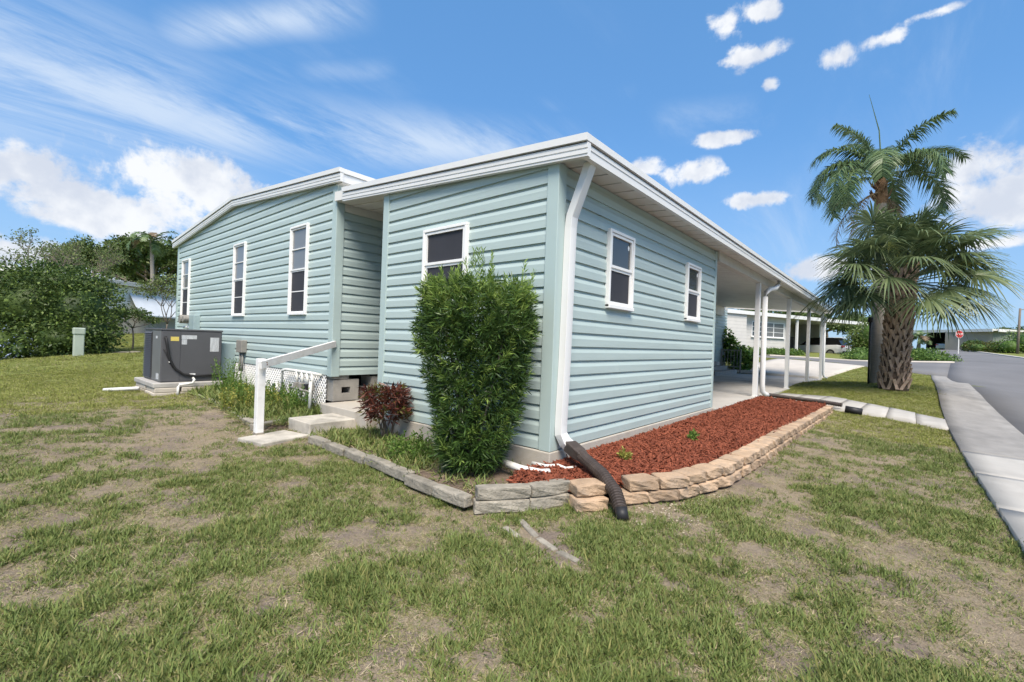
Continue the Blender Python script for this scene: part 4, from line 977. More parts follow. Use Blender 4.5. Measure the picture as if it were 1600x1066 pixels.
def lawn_grass():
    Ps = []; Is = []; Ss = []
    for r0, r1, dens, band in ((.7, 3.2, 5200, 0), (3.2, 5.5, 3200, 0), (5.5, 9, 1500, 0), (9, 16, 420, 1), (16, 34, 110, 2)):
        area = math.pi*(r1**2-r0**2)*(128/360); n = int(area*dens); a = YAW+RNG.uniform(-rad(64), rad(64), n); r = np.sqrt(RNG.uniform(r0**2, r1**2, n))
        x = CAM[0]+r*np.sin(a); y = CAM[1]+r*np.cos(a); k = lawn_ok(x, y); x, y = x[k], y[k]; gr = green(x, y)
        keep = RNG.random(len(x)) < bare(x, y)*(.72+.28*gr)*np.clip((vnoise(x, y, 4.1, 17, 3)-.20)*3.8, .35, 1); x, y, gr = x[keep], y[keep], gr[keep]; u = RNG.random(len(x)); q = gr+(u-.5)*1.25
        if band == 0: i = np.select([q > .82, q > .68, q > .54, q > .37, q > .20, q > .06], [0, 1, 2, 3, 4, 5], 6)
        else: i = np.select([q > .5, q > .25], [7, 8], 9)
        s = RNG.uniform(.6, 1.1, len(x))*(.66+.26*gr)*(1.0 if band < 2 else 1.3)
        if band == 0:                        # coarser clumps standing out of the turf
            cl = (vnoise(x, y, 3.4, 19, 2) > .60) & (gr > .42) & (RNG.random(len(x)) < .16); i = np.where(cl, RNG.integers(10, 12, len(x)), i)
        Ps.append(np.stack([x, y, ground_z(x, y)], -1)); Is.append(i); Ss.append(s)
    P = np.concatenate(Ps); I = np.concatenate(Is); S = np.concatenate(Ss); rot = np.zeros((len(P), 3)); rot[:, 2] = RNG.uniform(0, 6.28, len(P)); rot[:, 0] = RNG.normal(0, .12, len(P))
    o = scatter('grass', P, rot, S, I, PT); tag(o, 'patchy green and straw coloured lawn grass', 'grass')
    return len(P)
NG = lawn_grass()

# ------------------------------------------------------------------ mulch bed
def bed(name, poly, zf, mat, step=.09):
    xs_, ys_ = np.array(poly)[:, 0], np.array(poly)[:, 1]; bx = np.arange(xs_.min()-step, xs_.max()+step, step); by = np.arange(ys_.min()-step, ys_.max()+step, step)
    XX, YY = np.meshgrid(bx, by, indexing='ij'); ZZ = zf(XX, YY); ins = inpoly(XX, YY, poly); ZZ = np.where(ins, ZZ, ZZ-.05)
    idx = np.arange(XX.size).reshape(XX.shape); cell = ins[:-1, :-1] | ins[1:, :-1] | ins[1:, 1:] | ins[:-1, 1:]
    F = np.stack([idx[:-1, :-1], idx[1:, :-1], idx[1:, 1:], idx[:-1, 1:]], -1)[cell]
    o = np_mesh(name, np.stack([XX, YY, ZZ], -1).reshape(-1, 3), F, mat, smooth=True, kind='structure'); return o
# keep the sheet inside the stones
ins_line = offset(resample(RWLINE, 60), .14)
MUL = [(-.03, -.03), (XW+3.25, -.12)] + [tuple(p) for p in ins_line[::-1]] + [(-.15, -.55), (-.30, -.42), (-.60, -.27), (-.72, -.12), (-.35, .02)]
def zmul(x, y): return .145+.016*np.clip(x, -1, 9)*.9+.05*np.exp(-((y+.1)/.35)**2)*np.exp(-np.clip(x, 0, 9)*.12)+.035*(vnoise(x, y, 2.2, 21, 3)-.5)
bed('mulch_bed', MUL, zmul, 'mulch_base')
def chip(seed):
    r = random.Random(seed); L, w, h = r.uniform(.03, .085), r.uniform(.004, .011), r.uniform(.003, .006); mb = MB(); mb.box(-L/2, L/2, -w/2, w/2, -h/2, h/2)
    V = np.array(mb.v); V += np.random.default_rng(seed).normal(0, .0022, V.shape); me = bpy.data.meshes.new('chip'); me.from_pydata(V.tolist(), [], mb.f); me.materials.append(M('mulch')); return me
def mulch():
    n = 85000; x = RNG.uniform(-1.1, 8.6, n); y = RNG.uniform(-1.6, .2, n); k = inpoly(x, y, MUL); x, y = x[k], y[k]
    d = np.hypot(x-CAM[0], y-CAM[1]); k = RNG.random(len(x)) < np.clip(6/d, .25, 1); x, y = x[k], y[k]
    P = np.stack([x, y, zmul(x, y)+RNG.uniform(-.004, .016, len(x))], -1); rot = np.stack([RNG.normal(0, .5, len(x)), RNG.normal(0, .35, len(x)), RNG.uniform(0, 6.28, len(x))], -1)
    o = scatter('mulch_chips', P, rot, RNG.uniform(.7, 1.45, len(x)), RNG.integers(0, 8, len(x)), [chip(i) for i in range(8)]); tag(o, 'red brown wood mulch chips filling the stone edged bed', 'mulch')
mulch()
bed('soil_bed', [(-.05, 0.02)] + BED_L[1:-2] + [(-.8, 3.02), (-.05, 3.0)], lambda x, y: .095+.03*(vnoise(x, y, 2.5, 31, 3)-.5), 'soil')
bed('soil_bed', BED_B, lambda x, y: np.maximum(g(x, y)+.03, .12)+.03*(vnoise(x, y, 2.5, 32, 3)-.5), 'soil')
# grass and weeds inside the two beds
def bed_weeds():
    Pl = []; Il = []; Sl = []
    for poly, n, zf, sc in ((BED_L, 1700, lambda x, y: .10+0*x, (.9, 2.1)), (BED_B, 5200, lambda x, y: np.maximum(g(x, y)+.03, .12), (1.0, 2.9))):
        pa = np.array(poly); x = RNG.uniform(pa[:, 0].min(), pa[:, 0].max(), n); y = RNG.uniform(pa[:, 1].min(), pa[:, 1].max(), n); k = inpoly(x, y, poly)
        if poly is BED_L: k &= ~((y < .95) & (RNG.random(n) < .82))
        x, y = x[k], y[k]; dens = vnoise(x, y, 2.2, 41, 3); k = RNG.random(len(x)) < np.clip((dens-.25)*2.2, .15, 1); x, y = x[k], y[k]
        Pl.append(np.stack([x, y, zf(x, y)], -1)); Il.append(RNG.choice([0, 1, 2, 3, 4, 5], len(x), p=[.3, .25, .2, .1, .08, .07])); Sl.append(RNG.uniform(*sc, len(x)))
    P = np.concatenate(Pl); rot = np.zeros((len(P), 3)); rot[:, 2] = RNG.uniform(0, 6.28, len(P))
    o = scatter('bed_grass', P, rot, np.concatenate(Sl), np.concatenate(Il), PT); tag(o, 'unkempt green grass and weeds growing inside the edged beds', 'grass')
bed_weeds()
def scatter_bits():
    n = 260; x = np.concatenate([RNG.normal(PB[(1040, 800)][0]+.1, .45, n), RNG.normal(-1.25, .12, 90)]); y = np.concatenate([RNG.normal(PB[(1040, 800)][1]-.03, .16, n), RNG.normal(3.75, .2, 90)]); k = lawn_ok(x, y); x, y = x[k], y[k]
    def peb(s):
        import bmesh
        bm = bmesh.new(); bmesh.ops.create_icosphere(bm, subdivisions=1, radius=.009)
        r = random.Random(s)
        for v in bm.verts: v.co = Vector((v.co.x*1.3, v.co.y, v.co.z*.6))*r.uniform(.8, 1.2)
        me = bpy.data.meshes.new('pebble'); bm.to_mesh(me); bm.free(); me.materials.append(M('shell')); return me
    P = np.stack([x, y, ground_z(x, y)+.004], -1); rot = np.zeros((len(P), 3)); rot[:, 2] = RNG.uniform(0, 6, len(P))
    tag(scatter('pebbles', P, rot, RNG.uniform(.3, 1.1, len(P)), RNG.integers(0, 4, len(P)), [peb(i) for i in range(4)]), 'small pale stones and shell bits scattered on bare soil', 'pebbles')
scatter_bits()

# ------------------------------------------------------------------ tall shrub by the window
def shoots(bases, dirs, L, nl, ll, lw, spread=(25, 60), rng=RNG):
    """leafy twigs: each twig carries nl leaves in a spiral"""
    n = len(bases); t = np.linspace(.05, 1, nl); ph = np.arange(nl)*2.4
    s1 = unit(np.cross(dirs, rng.normal(size=(n, 3)))); s2 = np.cross(dirs, s1)
    B = bases[:, None]+dirs[:, None]*(L[:, None]*t)[..., None]
    a = ph[None]+rng.uniform(0, 6.28, n)[:, None]+rng.normal(0, .25, (n, nl)); radial = s1[:, None]*np.cos(a)[..., None]+s2[:, None]*np.sin(a)[..., None]
    el = np.radians(np.interp(t, [0, 1], spread[::-1]))[None, :]+rng.normal(0, .15, (n, nl))
    D = unit(dirs[:, None]*np.cos(el)[..., None]+radial*np.sin(el)[..., None])
    return leaves(B.reshape(-1, 3), D.reshape(-1, 3), rng.uniform(.75, 1.2, n*nl)*ll, rng.uniform(.8, 1.2, n*nl)*lw, droop=.06, rng=rng)
def podocarpus():
    b = onz(742, 742, .12); cx, cy = b[0]+.06, b[1]+.10; H = 2.02
    t = thing('podocarpus_shrub', 'tall narrow dark green shrub in front of the side window', 'shrub', (cx, cy, .1))
    rng = np.random.default_rng(5)
    prof_z = [0, .18, .45, .75, 1.1, 1.4, 1.65, 1.8]; prof_r = [.17, .31, .37, .41, .50, .555, .55, .44]
    N_ = 2500; z = rng.uniform(.06, 1.76, N_); z = np.where(rng.random(N_) < .25, rng.uniform(1.1, 1.78, N_), z); r = np.interp(z, prof_z, prof_r); th = rng.uniform(0, 2*math.pi, N_)
    lump = 1+.22*(vnoise(th*1.7+z*.9, z*2.6, 1., 51, 3)-.5)*2
    f = np.where(rng.random(N_) < .72, rng.uniform(.78, 1.0, N_), rng.uniform(.2, .78, N_)); rr = r*f*lump
    ex, ey = .82, 1.02   # flattened against the wall
    cr = np.array([CR[0], CR[1]])/np.hypot(CR[0], CR[1]); cf = np.array([CF[0], CF[1]])/np.hypot(CF[0], CF[1])
    lx = rr*np.cos(th)*1.0+.02*np.sin(z*2)+(-.0+.02*(z-1)); ly = rr*np.sin(th)*.72
    Bx = cx+cr[0]*lx+cf[0]*ly; By = cy+cr[1]*lx+cf[1]*ly; k = Bx < -.04
    P = np.stack([Bx, By, .1+z], -1)
    out = np.stack([cr[0]*np.cos(th)+cf[0]*np.sin(th), cr[1]*np.cos(th)+cf[1]*np.sin(th), np.zeros(N_)], -1)
    D = unit(out*rng.uniform(.35, 1.0, N_)[:, None]+np.array([0, 0, 1.])*rng.uniform(.15, 1.1, N_)[:, None]+rng.normal(0, .25, (N_, 3)))
    P, D, zc = P[k], D[k], z[k]; L = rng.uniform(.06, .13, len(P)); P = P-D*(L*.6)[:, None]
    new = (zc > 1.5) & (rng.random(len(P)) < .55) | (rng.random(len(P)) < .22)
    V1, F1 = shoots(P[~new], D[~new], L[~new], 15, .088, .0115, (35, 75), rng); V2, F2 = shoots(P[new], D[new], L[new], 15, .072, .0105, (22, 60), rng)
    # long upright leaders
    spots = [(-.47, 1.58, .34), (-.28, 1.72, .25), (-.18, 1.75, .22), (-.06, 1.75, .3), (.03, 1.75, .42), (.06, 1.74, .48), (.12, 1.70, .3), (.26, 1.62, .3), (.43, 1.6, .44), (.44, 1.58, .3), (-.36, 1.62, .22), (.33, 1.5, .2), (-.22, 1.7, .32), (-.1, 1.7, .2)]
    lb = []; ld = []; lL = []
    for (u, zz, l) in spots:
        for s in range(2):
            uu = u+rng.uniform(-.03, .03); vv = rng.uniform(-.12, .06); lb.append((cx+cr[0]*uu+cf[0]*vv, cy+cr[1]*uu+cf[1]*vv, .1+zz-.12)); ld.append(unit(np.array([rng.normal(0, .1), rng.normal(0, .1), 1.]))); lL.append((l+.06)*rng.uniform(.8, 1.0))
    V3, F3 = shoots(np.array(lb), np.array(ld), np.array(lL), 60, .058, .011, (25, 55), rng)
    V, F, mi = join((V1, F1, 0), (V2, F2, 1), (V3, F3, 1))
    np_mesh('foliage', V, F, ['podo_old', 'podo_new'], t, mi)
    st = MB()
    for i in range(9):
        a = rng.uniform(0, 6.28); l = rng.uniform(.2, .42); p1 = np.array([cx+cr[0]*l*math.cos(a)+cf[0]*l*.6*math.sin(a), cy+cr[1]*l*math.cos(a)+cf[1]*l*.6*math.sin(a), .1+rng.uniform(1.2, 1.75)])
        p1[0] = min(p1[0], -.08); limb(st, (cx+rng.uniform(-.06, .06), cy+rng.uniform(-.06, .06), .06), p1, .016, .005, .08, 6)
    st.build('stems', 'bark', t, smooth=True)
podocarpus()
def croton():
    b = onz(602, 686, .11); cx, cy = b[0]+.05, b[1]+.08; rng = np.random.default_rng(9)
    t = thing('croton_shrub', 'small dark red leaved shrub beside the tall green shrub', 'shrub', (cx, cy, .1)); n = 210
    d = sph(n, rng); d[:, 2] = np.abs(d[:, 2]); z = .20+.40*rng.random(n)**.8; rr = .24*np.sqrt(np.clip(1-((z-.38)/.34)**2, .05, 1))*rng.uniform(.45, 1.05, n); a = rng.uniform(0, 6.28, n)
    P = np.stack([cx+rr*np.cos(a), cy+rr*np.sin(a), .1+z], -1); D = unit(np.stack([np.cos(a)*.8, np.sin(a)*.8, .7+0*a], -1)+rng.normal(0, .3, (n, 3))); L = np.full(n, .07)
    V1, F1 = shoots(P[:170], D[:170], L[:170], 9, .10, .020, (35, 80), rng); V2, F2 = shoots(P[170:], D[170:], L[170:], 9, .09, .02, (35, 80), rng)
    V, F, mi = join((V1, F1, 0), (V2, F2, 1)); np_mesh('foliage', V, F, ['croton', 'croton_green'], t, mi)
    st = MB()
    for i in range(8): a = rng.uniform(0, 6.28); limb(st, (cx+rng.uniform(-.05, .05), cy+rng.uniform(-.05, .05), .08), (cx+.15*math.cos(a), cy+.15*math.sin(a), .1+rng.uniform(.3, .5)), .012, .005, .1)
    st.build('stems', 'bark', t, smooth=True)
croton()
def weed_clump(label, c, n, h, spread, mat, seed, kind='blade'):
    rng = np.random.default_rng(seed); t = thing('weed_clump', label, 'weeds', c); a = rng.uniform(0, 6.28, n); r = spread*np.sqrt(rng.random(n)); B = np.stack([c[0]+r*np.cos(a), c[1]+r*np.sin(a), np.full(n, c[2])], -1)
    if kind == 'blade':
        az = rng.uniform(0, 6.28, n); el = np.radians(rng.uniform(45, 88, n)); D = np.stack([np.cos(az)*np.cos(el), np.sin(az)*np.cos(el), np.sin(el)], -1)
        V, F = ribbon(B, D, rng.uniform(.5, 1., n)*h, .010, rng.uniform(.05, .4, n), 5); np_mesh('blades', V, F, mat, t)
    else:
        D = unit(np.stack([rng.normal(0, .3, n), rng.normal(0, .3, n), np.ones(n)], -1)); L = rng.uniform(.5, 1., n)*h
        V, F = shoots(B, D, L, 16, .045, .02, (40, 80), rng); q = MB(); np_mesh('leaves', V, F, mat, t)
        for i in range(n): q.tube([B[i], B[i]+D[i]*L[i]], .003, 4)
        q.build('stems', 'weed', t)
bz = lambda x, y: max(g1(x, y)+.03, .12)
weed_clump('tall strappy green weed clump right of the air conditioner', (-.45, 6.75, bz(-.45, 6.75)), 150, .72, .28, 'weed', 61)
weed_clump('seeding grey green weeds close against the air conditioner pad', (-.38, 7.45, bz(-.38, 7.45)), 34, .68, .26, 'weed', 62, 'stem')
weed_clump('yellowing leafy weeds behind the white rail post', (-.75, 5.2, bz(-.75, 5.2)), 60, .40, .42, 'weed_yellow', 63, 'stem')
weed_clump('leafy green weeds in front of the lattice skirt', (-.45, 5.5, bz(-.45, 5.5)), 60, .38, .45, 'weed', 64, 'stem')
weed_clump('bright green leafy weed under the white water pipes', (-.32, 4.55, bz(-.32, 4.55)), 30, .42, .2, 'weed', 65, 'stem')
weed_clump('low leafy weeds between the red shrub and the tall shrub', (-.55, 1.35, .1), 40, .26, .3, 'weed', 66, 'stem')
weed_clump('small green seedlings sprouting in the red mulch near the wall', (.75, -.45, zmul(.75, -.45)), 7, .12, .05, 'weed_yellow', 67, 'stem')
weed_clump('tiny green seedlings sprouting in the middle of the red mulch', (2.3, -.55, float(zmul(2.3, -.55))), 9, .13, .09, 'weed', 68, 'stem')

# ------------------------------------------------------------------ palms
def sabal():
    base = onz(1396, 604, .5); base = np.array([base[0], base[1], g1(base[0], base[1])])
    top_z = 3.75; rng = np.random.default_rng(21); R = random.Random(21)
    t = thing('cabbage_palm', 'stout fan palm with criss-cross leaf bases on its trunk', 'palm tree', base)
    lean = np.array([.02, -.12, 0])/3; cen = lambda z: base+lean*(z-base[2])+np.array([0, 0, z-base[2]])
    q = MB(); zs_ = np.linspace(base[2]-.1, top_z, 10); q.tube([cen(z) for z in zs_], 1., 14, scales=[.33, .29, .25, .24, .24, .245, .25, .25, .24, .18]); trunk = q.build('trunk', 'sabal_core', t, smooth=True)
    # split boot: a two-pronged wedge
    b = MB(); 
    for sx in (-1, 1): b.add([(0*sx, .0, 0), (.075*sx, -.0, 0), (.165*sx, .075, .27), (.105*sx, .085, .285), (0*sx, .04, 0), (.07*sx, .035, -.0), (.155*sx, .04, .27), (.105*sx, .05, .285)], [(0, 1, 2, 3), (7, 6, 5, 4), (0, 4, 5, 1), (1, 5, 6, 2), (2, 6, 7, 3), (3, 7, 4, 0)])
    b0 = None; k = 0; zz = base[2]+.02
    while zz < top_z-.12:
        for j in range(7):
            a = 2*math.pi*j/7+k*(math.pi/7)+R.uniform(-.07, .07); z = zz+R.uniform(-.03, .03); rr = float(np.interp(z-base[2], [0, .5, 2.0, 2.9], [.285, .225, .22, .225])); c = cen(z)
            loc = c+np.array([math.cos(a)*rr, math.sin(a)*rr, 0]); rot = (R.uniform(-.05, .1), R.uniform(-.08, .08), a-math.pi/2)
            if b0 is None:
                b0 = b.build('leaf_base', 'boot', t, loc=(0, 0, 0)); b0.location = Vector(tuple(loc))-Vector(t['_o']); b0.rotation_euler = rot
            else: copy_part(b0, t, loc, rot, (R.uniform(.85, 1.1), 1, R.uniform(.85, 1.1)))
        zz += .145; k += 1
    nl = 62
    for i in range(nl):
        f = i/(nl-1); el = rad(84-f*92+R.uniform(-9, 9)); a = i*2.39996+R.uniform(-.2, .2)
        d = np.array([math.cos(a)*math.cos(el), math.sin(a)*math.cos(el), math.sin(el)]); org = cen(top_z-.05-.55*f)+np.array([math.cos(a), math.sin(a), 0])*.16
        PL = R.uniform(.95, 1.6)*(1. if f > .2 else .8); 
        # petiole, sagging
        pts = [org+d*PL*s-np.array([0, 0, 1])*(.22*PL*s*s*math.cos(el)) for s in np.linspace(0, 1, 5)]; tipd = unit(pts[-1]-pts[-2]); hub = pts[-1]
        hz = unit(np.cross(tipd, (0, 0, 1.))) if abs(tipd[2]) < .98 else np.array([1., 0, 0]); roll = R.uniform(-.5, .5); up = np.cross(hz, tipd)
        hz, up = hz*math.cos(roll)+up*math.sin(roll), -hz*math.sin(roll)+up*math.cos(roll)
        ns = 46; th = np.linspace(-rad(142), rad(142), ns)+rng.normal(0, .02, ns); dirs = tipd[None]*np.cos(th)[:, None]+hz[None]*np.sin(th)[:, None]; dirs = unit(dirs+up[None]*.22*np.abs(np.sin(th))[:, None]-up[None]*.08)
        Ls = (1.05-.25*np.abs(th)/2.5)*R.uniform(.82, 1.02)*rng.uniform(.9, 1.05, ns); side = unit(np.cross(dirs, up[None])+0*dirs)
        droop = rng.uniform(.32, .75, ns)
        seg = 6; V = []; ang = 2*rad(142)/ns
        for s in range(seg+1):
            tt = s/seg; w = np.minimum(2*np.tan(ang/2)*Ls*tt*1.05, .050*(1-np.clip((tt-.40)/.60, 0, 1)**1.3)+.002)
            c = hub[None]+dirs*(Ls*tt)[:, None]-np.array([0, 0, 1.])[None]*(droop*Ls*np.clip(tt-.18, 0, 1)**2*1.35)[:, None]
            V += [c-side*(w/2)[:, None]+up*.004, c+side*(w/2)[:, None]-up*.004]
        V = np.stack(V, 1); m = 2*(seg+1); bi = np.arange(ns)[:, None]*m; F = np.concatenate([np.concatenate([bi+2*s, bi+2*s+1, bi+2*s+3, bi+2*s+2], 1) for s in range(seg)], 0)
        V = V.reshape(-1, 3); pm = MB(); pm.tube(pts, .018, 6); pv_ = np.array(pm.v); pf = np.array([f_ for f_ in pm.f if len(f_) == 4]); V2, F2, mi = join((V, F, 0), (pv_, pf, 0))
        np_mesh('frond', V2, F2, 'sabal_dry' if (f > .9 and R.random() < .1) else 'sabal', t)
    for i in range(6):               # flower stalks
        a = R.uniform(0, 6.28); el = rad(R.uniform(15, 45)); d = np.array([math.cos(a)*math.cos(el), math.sin(a)*math.cos(el), math.sin(el)]); org = cen(top_z-.1); pts = [org+d*1.5*s-np.array([0, 0, 1])*.5*s*s for s in np.linspace(0, 1, 8)]
        n = 260; tt = rng.uniform(.35, 1, n); P = org[None]+d[None]*(1.5*tt)[:, None]-np.array([0, 0, 1.])*(.5*tt*tt)[:, None]; D = unit(d[None]*.4+rng.normal(0, .6, (n, 3))); V, F = ribbon(P, D, rng.uniform(.08, .26, n), .006, .35, 3); pm = MB(); pm.tube(pts, .012, 5); V2, F2, mi = join((V, F, 0), (np.array(pm.v), np.array([f_ for f_ in pm.f if len(f_) == 4]), 0)); np_mesh('flower_stalk', V2, F2, 'flower_stalk', t)
    q = MB()
    dd = rng.normal(0, .14, (40, 2))
    return base
SB = sabal()
def pinnate(t, org, az, el0, length, bend, nleaf, ll, droop, mat, rng, lw=.022, name='frond'):
    """feather frond: a curved rachis with hanging leaflets both sides"""
    n = 14; pts = []; p = np.array(org, float); el = el0
    for i in range(n+1):
        pts.append(p.copy()); d = np.array([math.cos(az)*math.cos(el), math.sin(az)*math.cos(el), math.sin(el)]); p = p+d*length/n; el -= bend/n*(1+1.2*i/n)
    pts = np.array(pts); s = np.linspace(.18, 1, nleaf); ii = s*n; i0 = np.minimum(ii.astype(int), n-1); fr = ii-i0
    C = pts[i0]*(1-fr)[:, None]+pts[i0+1]*fr[:, None]; T = unit(pts[i0+1]-pts[i0]); Sd = unit(np.cross(T, (0, 0, 1.))); Up = np.cross(Sd, T); Vs = []; Fs = []
    parts = []
    for sg in (-1, 1):
        D = unit(T*rng.uniform(.35, .8, nleaf)[:, None]+Sd*sg+Up*rng.uniform(-.25, .55, nleaf)[:, None]); L = ll*np.interp(s, [.18, .35, .75, 1], [.65, 1, .9, .45])*rng.uniform(.8, 1.1, nleaf)
        v, f = ribbon(C, D, L, lw, droop*rng.uniform(.7, 1.25, nleaf), 4, side=unit(np.cross(D, Up))); parts.append((v, f, 0))
    pm = MB(); pm.tube(pts, 1., 6, scales=np.interp(np.linspace(0, 1, n+1), [0, .2, 1], [.035, .02, .005])); parts.append((np.array(pm.v), np.array([f_ for f_ in pm.f if len(f_) == 4]), 0))
    V, F, mi = join(*parts); np_mesh(name, V, F, mat, t)
def queen():
    D_ = 14.6; base = at(1371, 588, D_); base[2] = g1(base[0], base[1]); top = at(1377, 302, D_+.1); rng = np.random.default_rng(31); R = random.Random(31)
    t = thing('queen_palm', 'tall feather palm with smooth grey trunk rising behind the fan palm', 'palm tree', base)
    q = MB(); n = 40; pts = [base-np.array([0, 0, .1])+(top-base)*s for s in np.linspace(0, 1, n)]; q.tube(pts, 1., 16, scales=[(.27 if s < .02 else .215 if s < .05 else .195-.05*s)*(1+.02*(i % 2)) for i, s in enumerate(np.linspace(0, 1, n))]); q.build('trunk', 'queen_bark', t, smooth=True)
    q = MB(); cr_ = [top+np.array([0, 0, z]) for z in (-.5, -.25, 0, .3, .6, .85)]; q.tube(cr_, 1., 12, scales=[.14, .165, .17, .13, .09, .04]); q.build('crown_shaft', 'fibre', t, smooth=True)
    for i in range(16):
        a = R.uniform(0, 6.28); h = R.uniform(-.35, .3); q = MB(); p0_ = top+np.array([math.cos(a)*.12, math.sin(a)*.12, h]); q.tube([p0_, p0_+np.array([math.cos(a)*.13, math.sin(a)*.13, .14]), p0_+np.array([math.cos(a)*.2, math.sin(a)*.2, .32])], .035, 5, scales=[1.2, .8, .3]); q.build('leaf_base', 'fibre', t)
    # fronds given by where they point on the camera's right/left axis
    right = math.atan2(CR[1], CR[0]); away = right+math.pi/2
    fr = [(right+math.pi-.1, 50, 3.0, 2.1), (right+math.pi+.45, 28, 2.8, 1.8), (right+math.pi-.5, 62, 2.6, 2.0), (right+.15, 58, 2.9, 1.35), (right-.3, 60, 2.5, 1.3), (right+.05, 34, 3.0, 1.75), (right+.7, 45, 2.7, 1.9), (away, 78, 2.5, .8), (away+1.2, 82, 2.4, .7), (right-.9, 78, 2.4, .9), (right+math.pi+.9, 55, 2.6, 2.0), (away+.8, 50, 2.6, 1.8), (away+math.pi+.3, 55, 2.4, 2.0), (right+math.pi+.1, 5, 2.4, 1.3), (right+math.pi-.25, 74, 2.6, 1.6), (right+math.pi+.25, 40, 3.1, 2.2), (right+.4, 70, 2.6, 1.5)]
    for (a, el, L, b) in fr: pinnate(t, top+np.array([math.cos(a)*.08, math.sin(a)*.08, .45]), a, rad(el), L, b, 115, .60, .62, 'queen', rng, .036)
    for (a, el, L, b) in ((right+math.pi-.2, -25, 2.2, .9), (right+math.pi+.35, -15, 2.1, 1.1), (right+.3, -35, 1.3, .7)): pinnate(t, top+np.array([math.cos(a)*.12, math.sin(a)*.12, .0]), a, rad(el), L, b, 45, .4, .75, 'queen_dry', rng, .024, 'dead_frond')
    q = MB(); q.tube([top+np.array([0, 0, .6]), top+np.array([-.12, .1, 2.0]), at(1358, 148, D_)], .018, 5, scales=[1.4, 1, .3]); q.build('spear_leaf', 'queen', t)
    return base
QB = queen()
# thin black post hidden among the palms
p_ = at(1357, 588, 13.6); zb = g1(p_[0], p_[1]); q = MB(); q.tube([(p_[0], p_[1], zb-.05), (p_[0], p_[1], zb+1.9)], .025, 8); q.tube([(p_[0], p_[1], zb+1.85), (p_[0], p_[1], zb+2.0)], .06, 8)
tag(q.build('lamp_post', 'black_rubber', None, smooth=True, loc=(p_[0], p_[1], zb)), 'thin black garden post left of the palm trunks', 'post')

# ------------------------------------------------------------------ hedge, trees and other planting
def leafy_mass(name, label, cat, lobes, n, leaf, mats, share, seed, ground, core=None, group=None, stems=0, shell=(.72, 1.04)):
    """bush made of many leaves on the outside of overlapping lobes [(centre, (rx,ry,rz))]"""
    rng = np.random.default_rng(seed); t = thing(name, label, cat, ground, group); vol = np.array([(r[0]*r[1]+r[1]*r[2]+r[0]*r[2]) for c, r in lobes]); cnt = (n*vol/vol.sum()).astype(int); P = []; O = []
    for (c, r), m in zip(lobes, cnt):
        d = sph(m, rng); ph = rng.uniform(0, 6); ru = 1+.22*(vnoise(d[:, 0]*2.3+ph+9, d[:, 1]*2.3+d[:, 2]*1.7+9, 1.6, seed, 3)-.5)*2
        f = np.where(rng.random(m) < .8, rng.uniform(*shell, m), rng.uniform(.45, shell[0], m)); P.append(np.array(c)+d*np.array(r)*(f*ru)[:, None]); O.append(d)
    P = np.concatenate(P); O = np.concatenate(O); k = P[:, 2] > ground[2]; P, O = P[k], O[k]
    D = unit(O*.7+rng.normal(0, .7, P.shape)+np.array([0, 0, .25])); V, F = leaves(P, D, rng.uniform(.7, 1.3, len(P))*leaf, rng.uniform(.7, 1.2, len(P))*leaf*.5, .15, rng=rng)
    mi = rng.choice(len(mats), len(P), p=share); np_mesh('foliage', V, F, mats, t, list(mi))
    if core:
        import bmesh
        bm = bmesh.new()
        for c, r in lobes:
            bmesh.ops.create_icosphere(bm, subdivisions=3, radius=1, matrix=Matrix.Translation(tuple(map(float, c)))@Matrix.Diagonal((r[0]*.6, r[1]*.6, r[2]*.6, 1)))
        for v in bm.verts: v.co -= Vector(t['_o'])
        me = bpy.data.meshes.new('opaque_core'); bm.to_mesh(me); bm.free(); finish('opaque_core', me, core, t, Vector(t['_o']), True, 0, None)  # added solid core, keeps the inside of the bush dark and opaque
    if stems:
        q = MB(); R = random.Random(seed)
        for i in range(stems):
            c, r = R.choice(lobes); limb(q, (ground[0]+R.uniform(-.3, .3), ground[1]+R.uniform(-.3, .3), ground[2]-.05), (c[0]+R.uniform(-.5, .5)*r[0], c[1]+R.uniform(-.5, .5)*r[1], c[2]+r[2]*.4), .05, .015, .12)
        q.build('stems', 'bark', t, smooth=True)
    return t
def LB(px, py, D, wx, wy, wz=None): 
    c = at(px, py, D); r = wx*D/FPX; return (tuple(c), (r, r if wz is None else wz*D/FPX, wy*D/FPX))
gb = at(90, 556, 15.6); gb[2] = g1(gb[0], gb[1])
leafy_mass('hedge_bush', 'large rounded dense green bush at the left edge of the lawn', 'bush', [LB(60, 480, 15.5, 80, 68), LB(122, 490, 15.6, 60, 62), LB(-10, 490, 15.3, 75, 65), LB(95, 445, 16, 70, 30), LB(138, 520, 15.3, 44, 42), LB(20, 530, 15., 60, 40), LB(100, 530, 15., 55, 36), LB(-90, 500, 15.3, 80, 70)], 40000, .12, ['hedge', 'hedge_light'], [.84, .16], 71, gb, 'hedge', stems=6)
fb = at(5, 560, 14.3); fb[2] = g1(fb[0], fb[1])
leafy_mass('plumbago_bush', 'sprawling shrub with pale blue flowers beside the large bush', 'bush', [LB(0, 535, 14.2, 34, 30), LB(32, 548, 14.2, 22, 18), LB(-45, 530, 14.2, 40, 34)], 3600, .09, ['hedge', 'hedge_light', 'plumbago'], [.6, .24, .16], 72, fb, 'hedge')
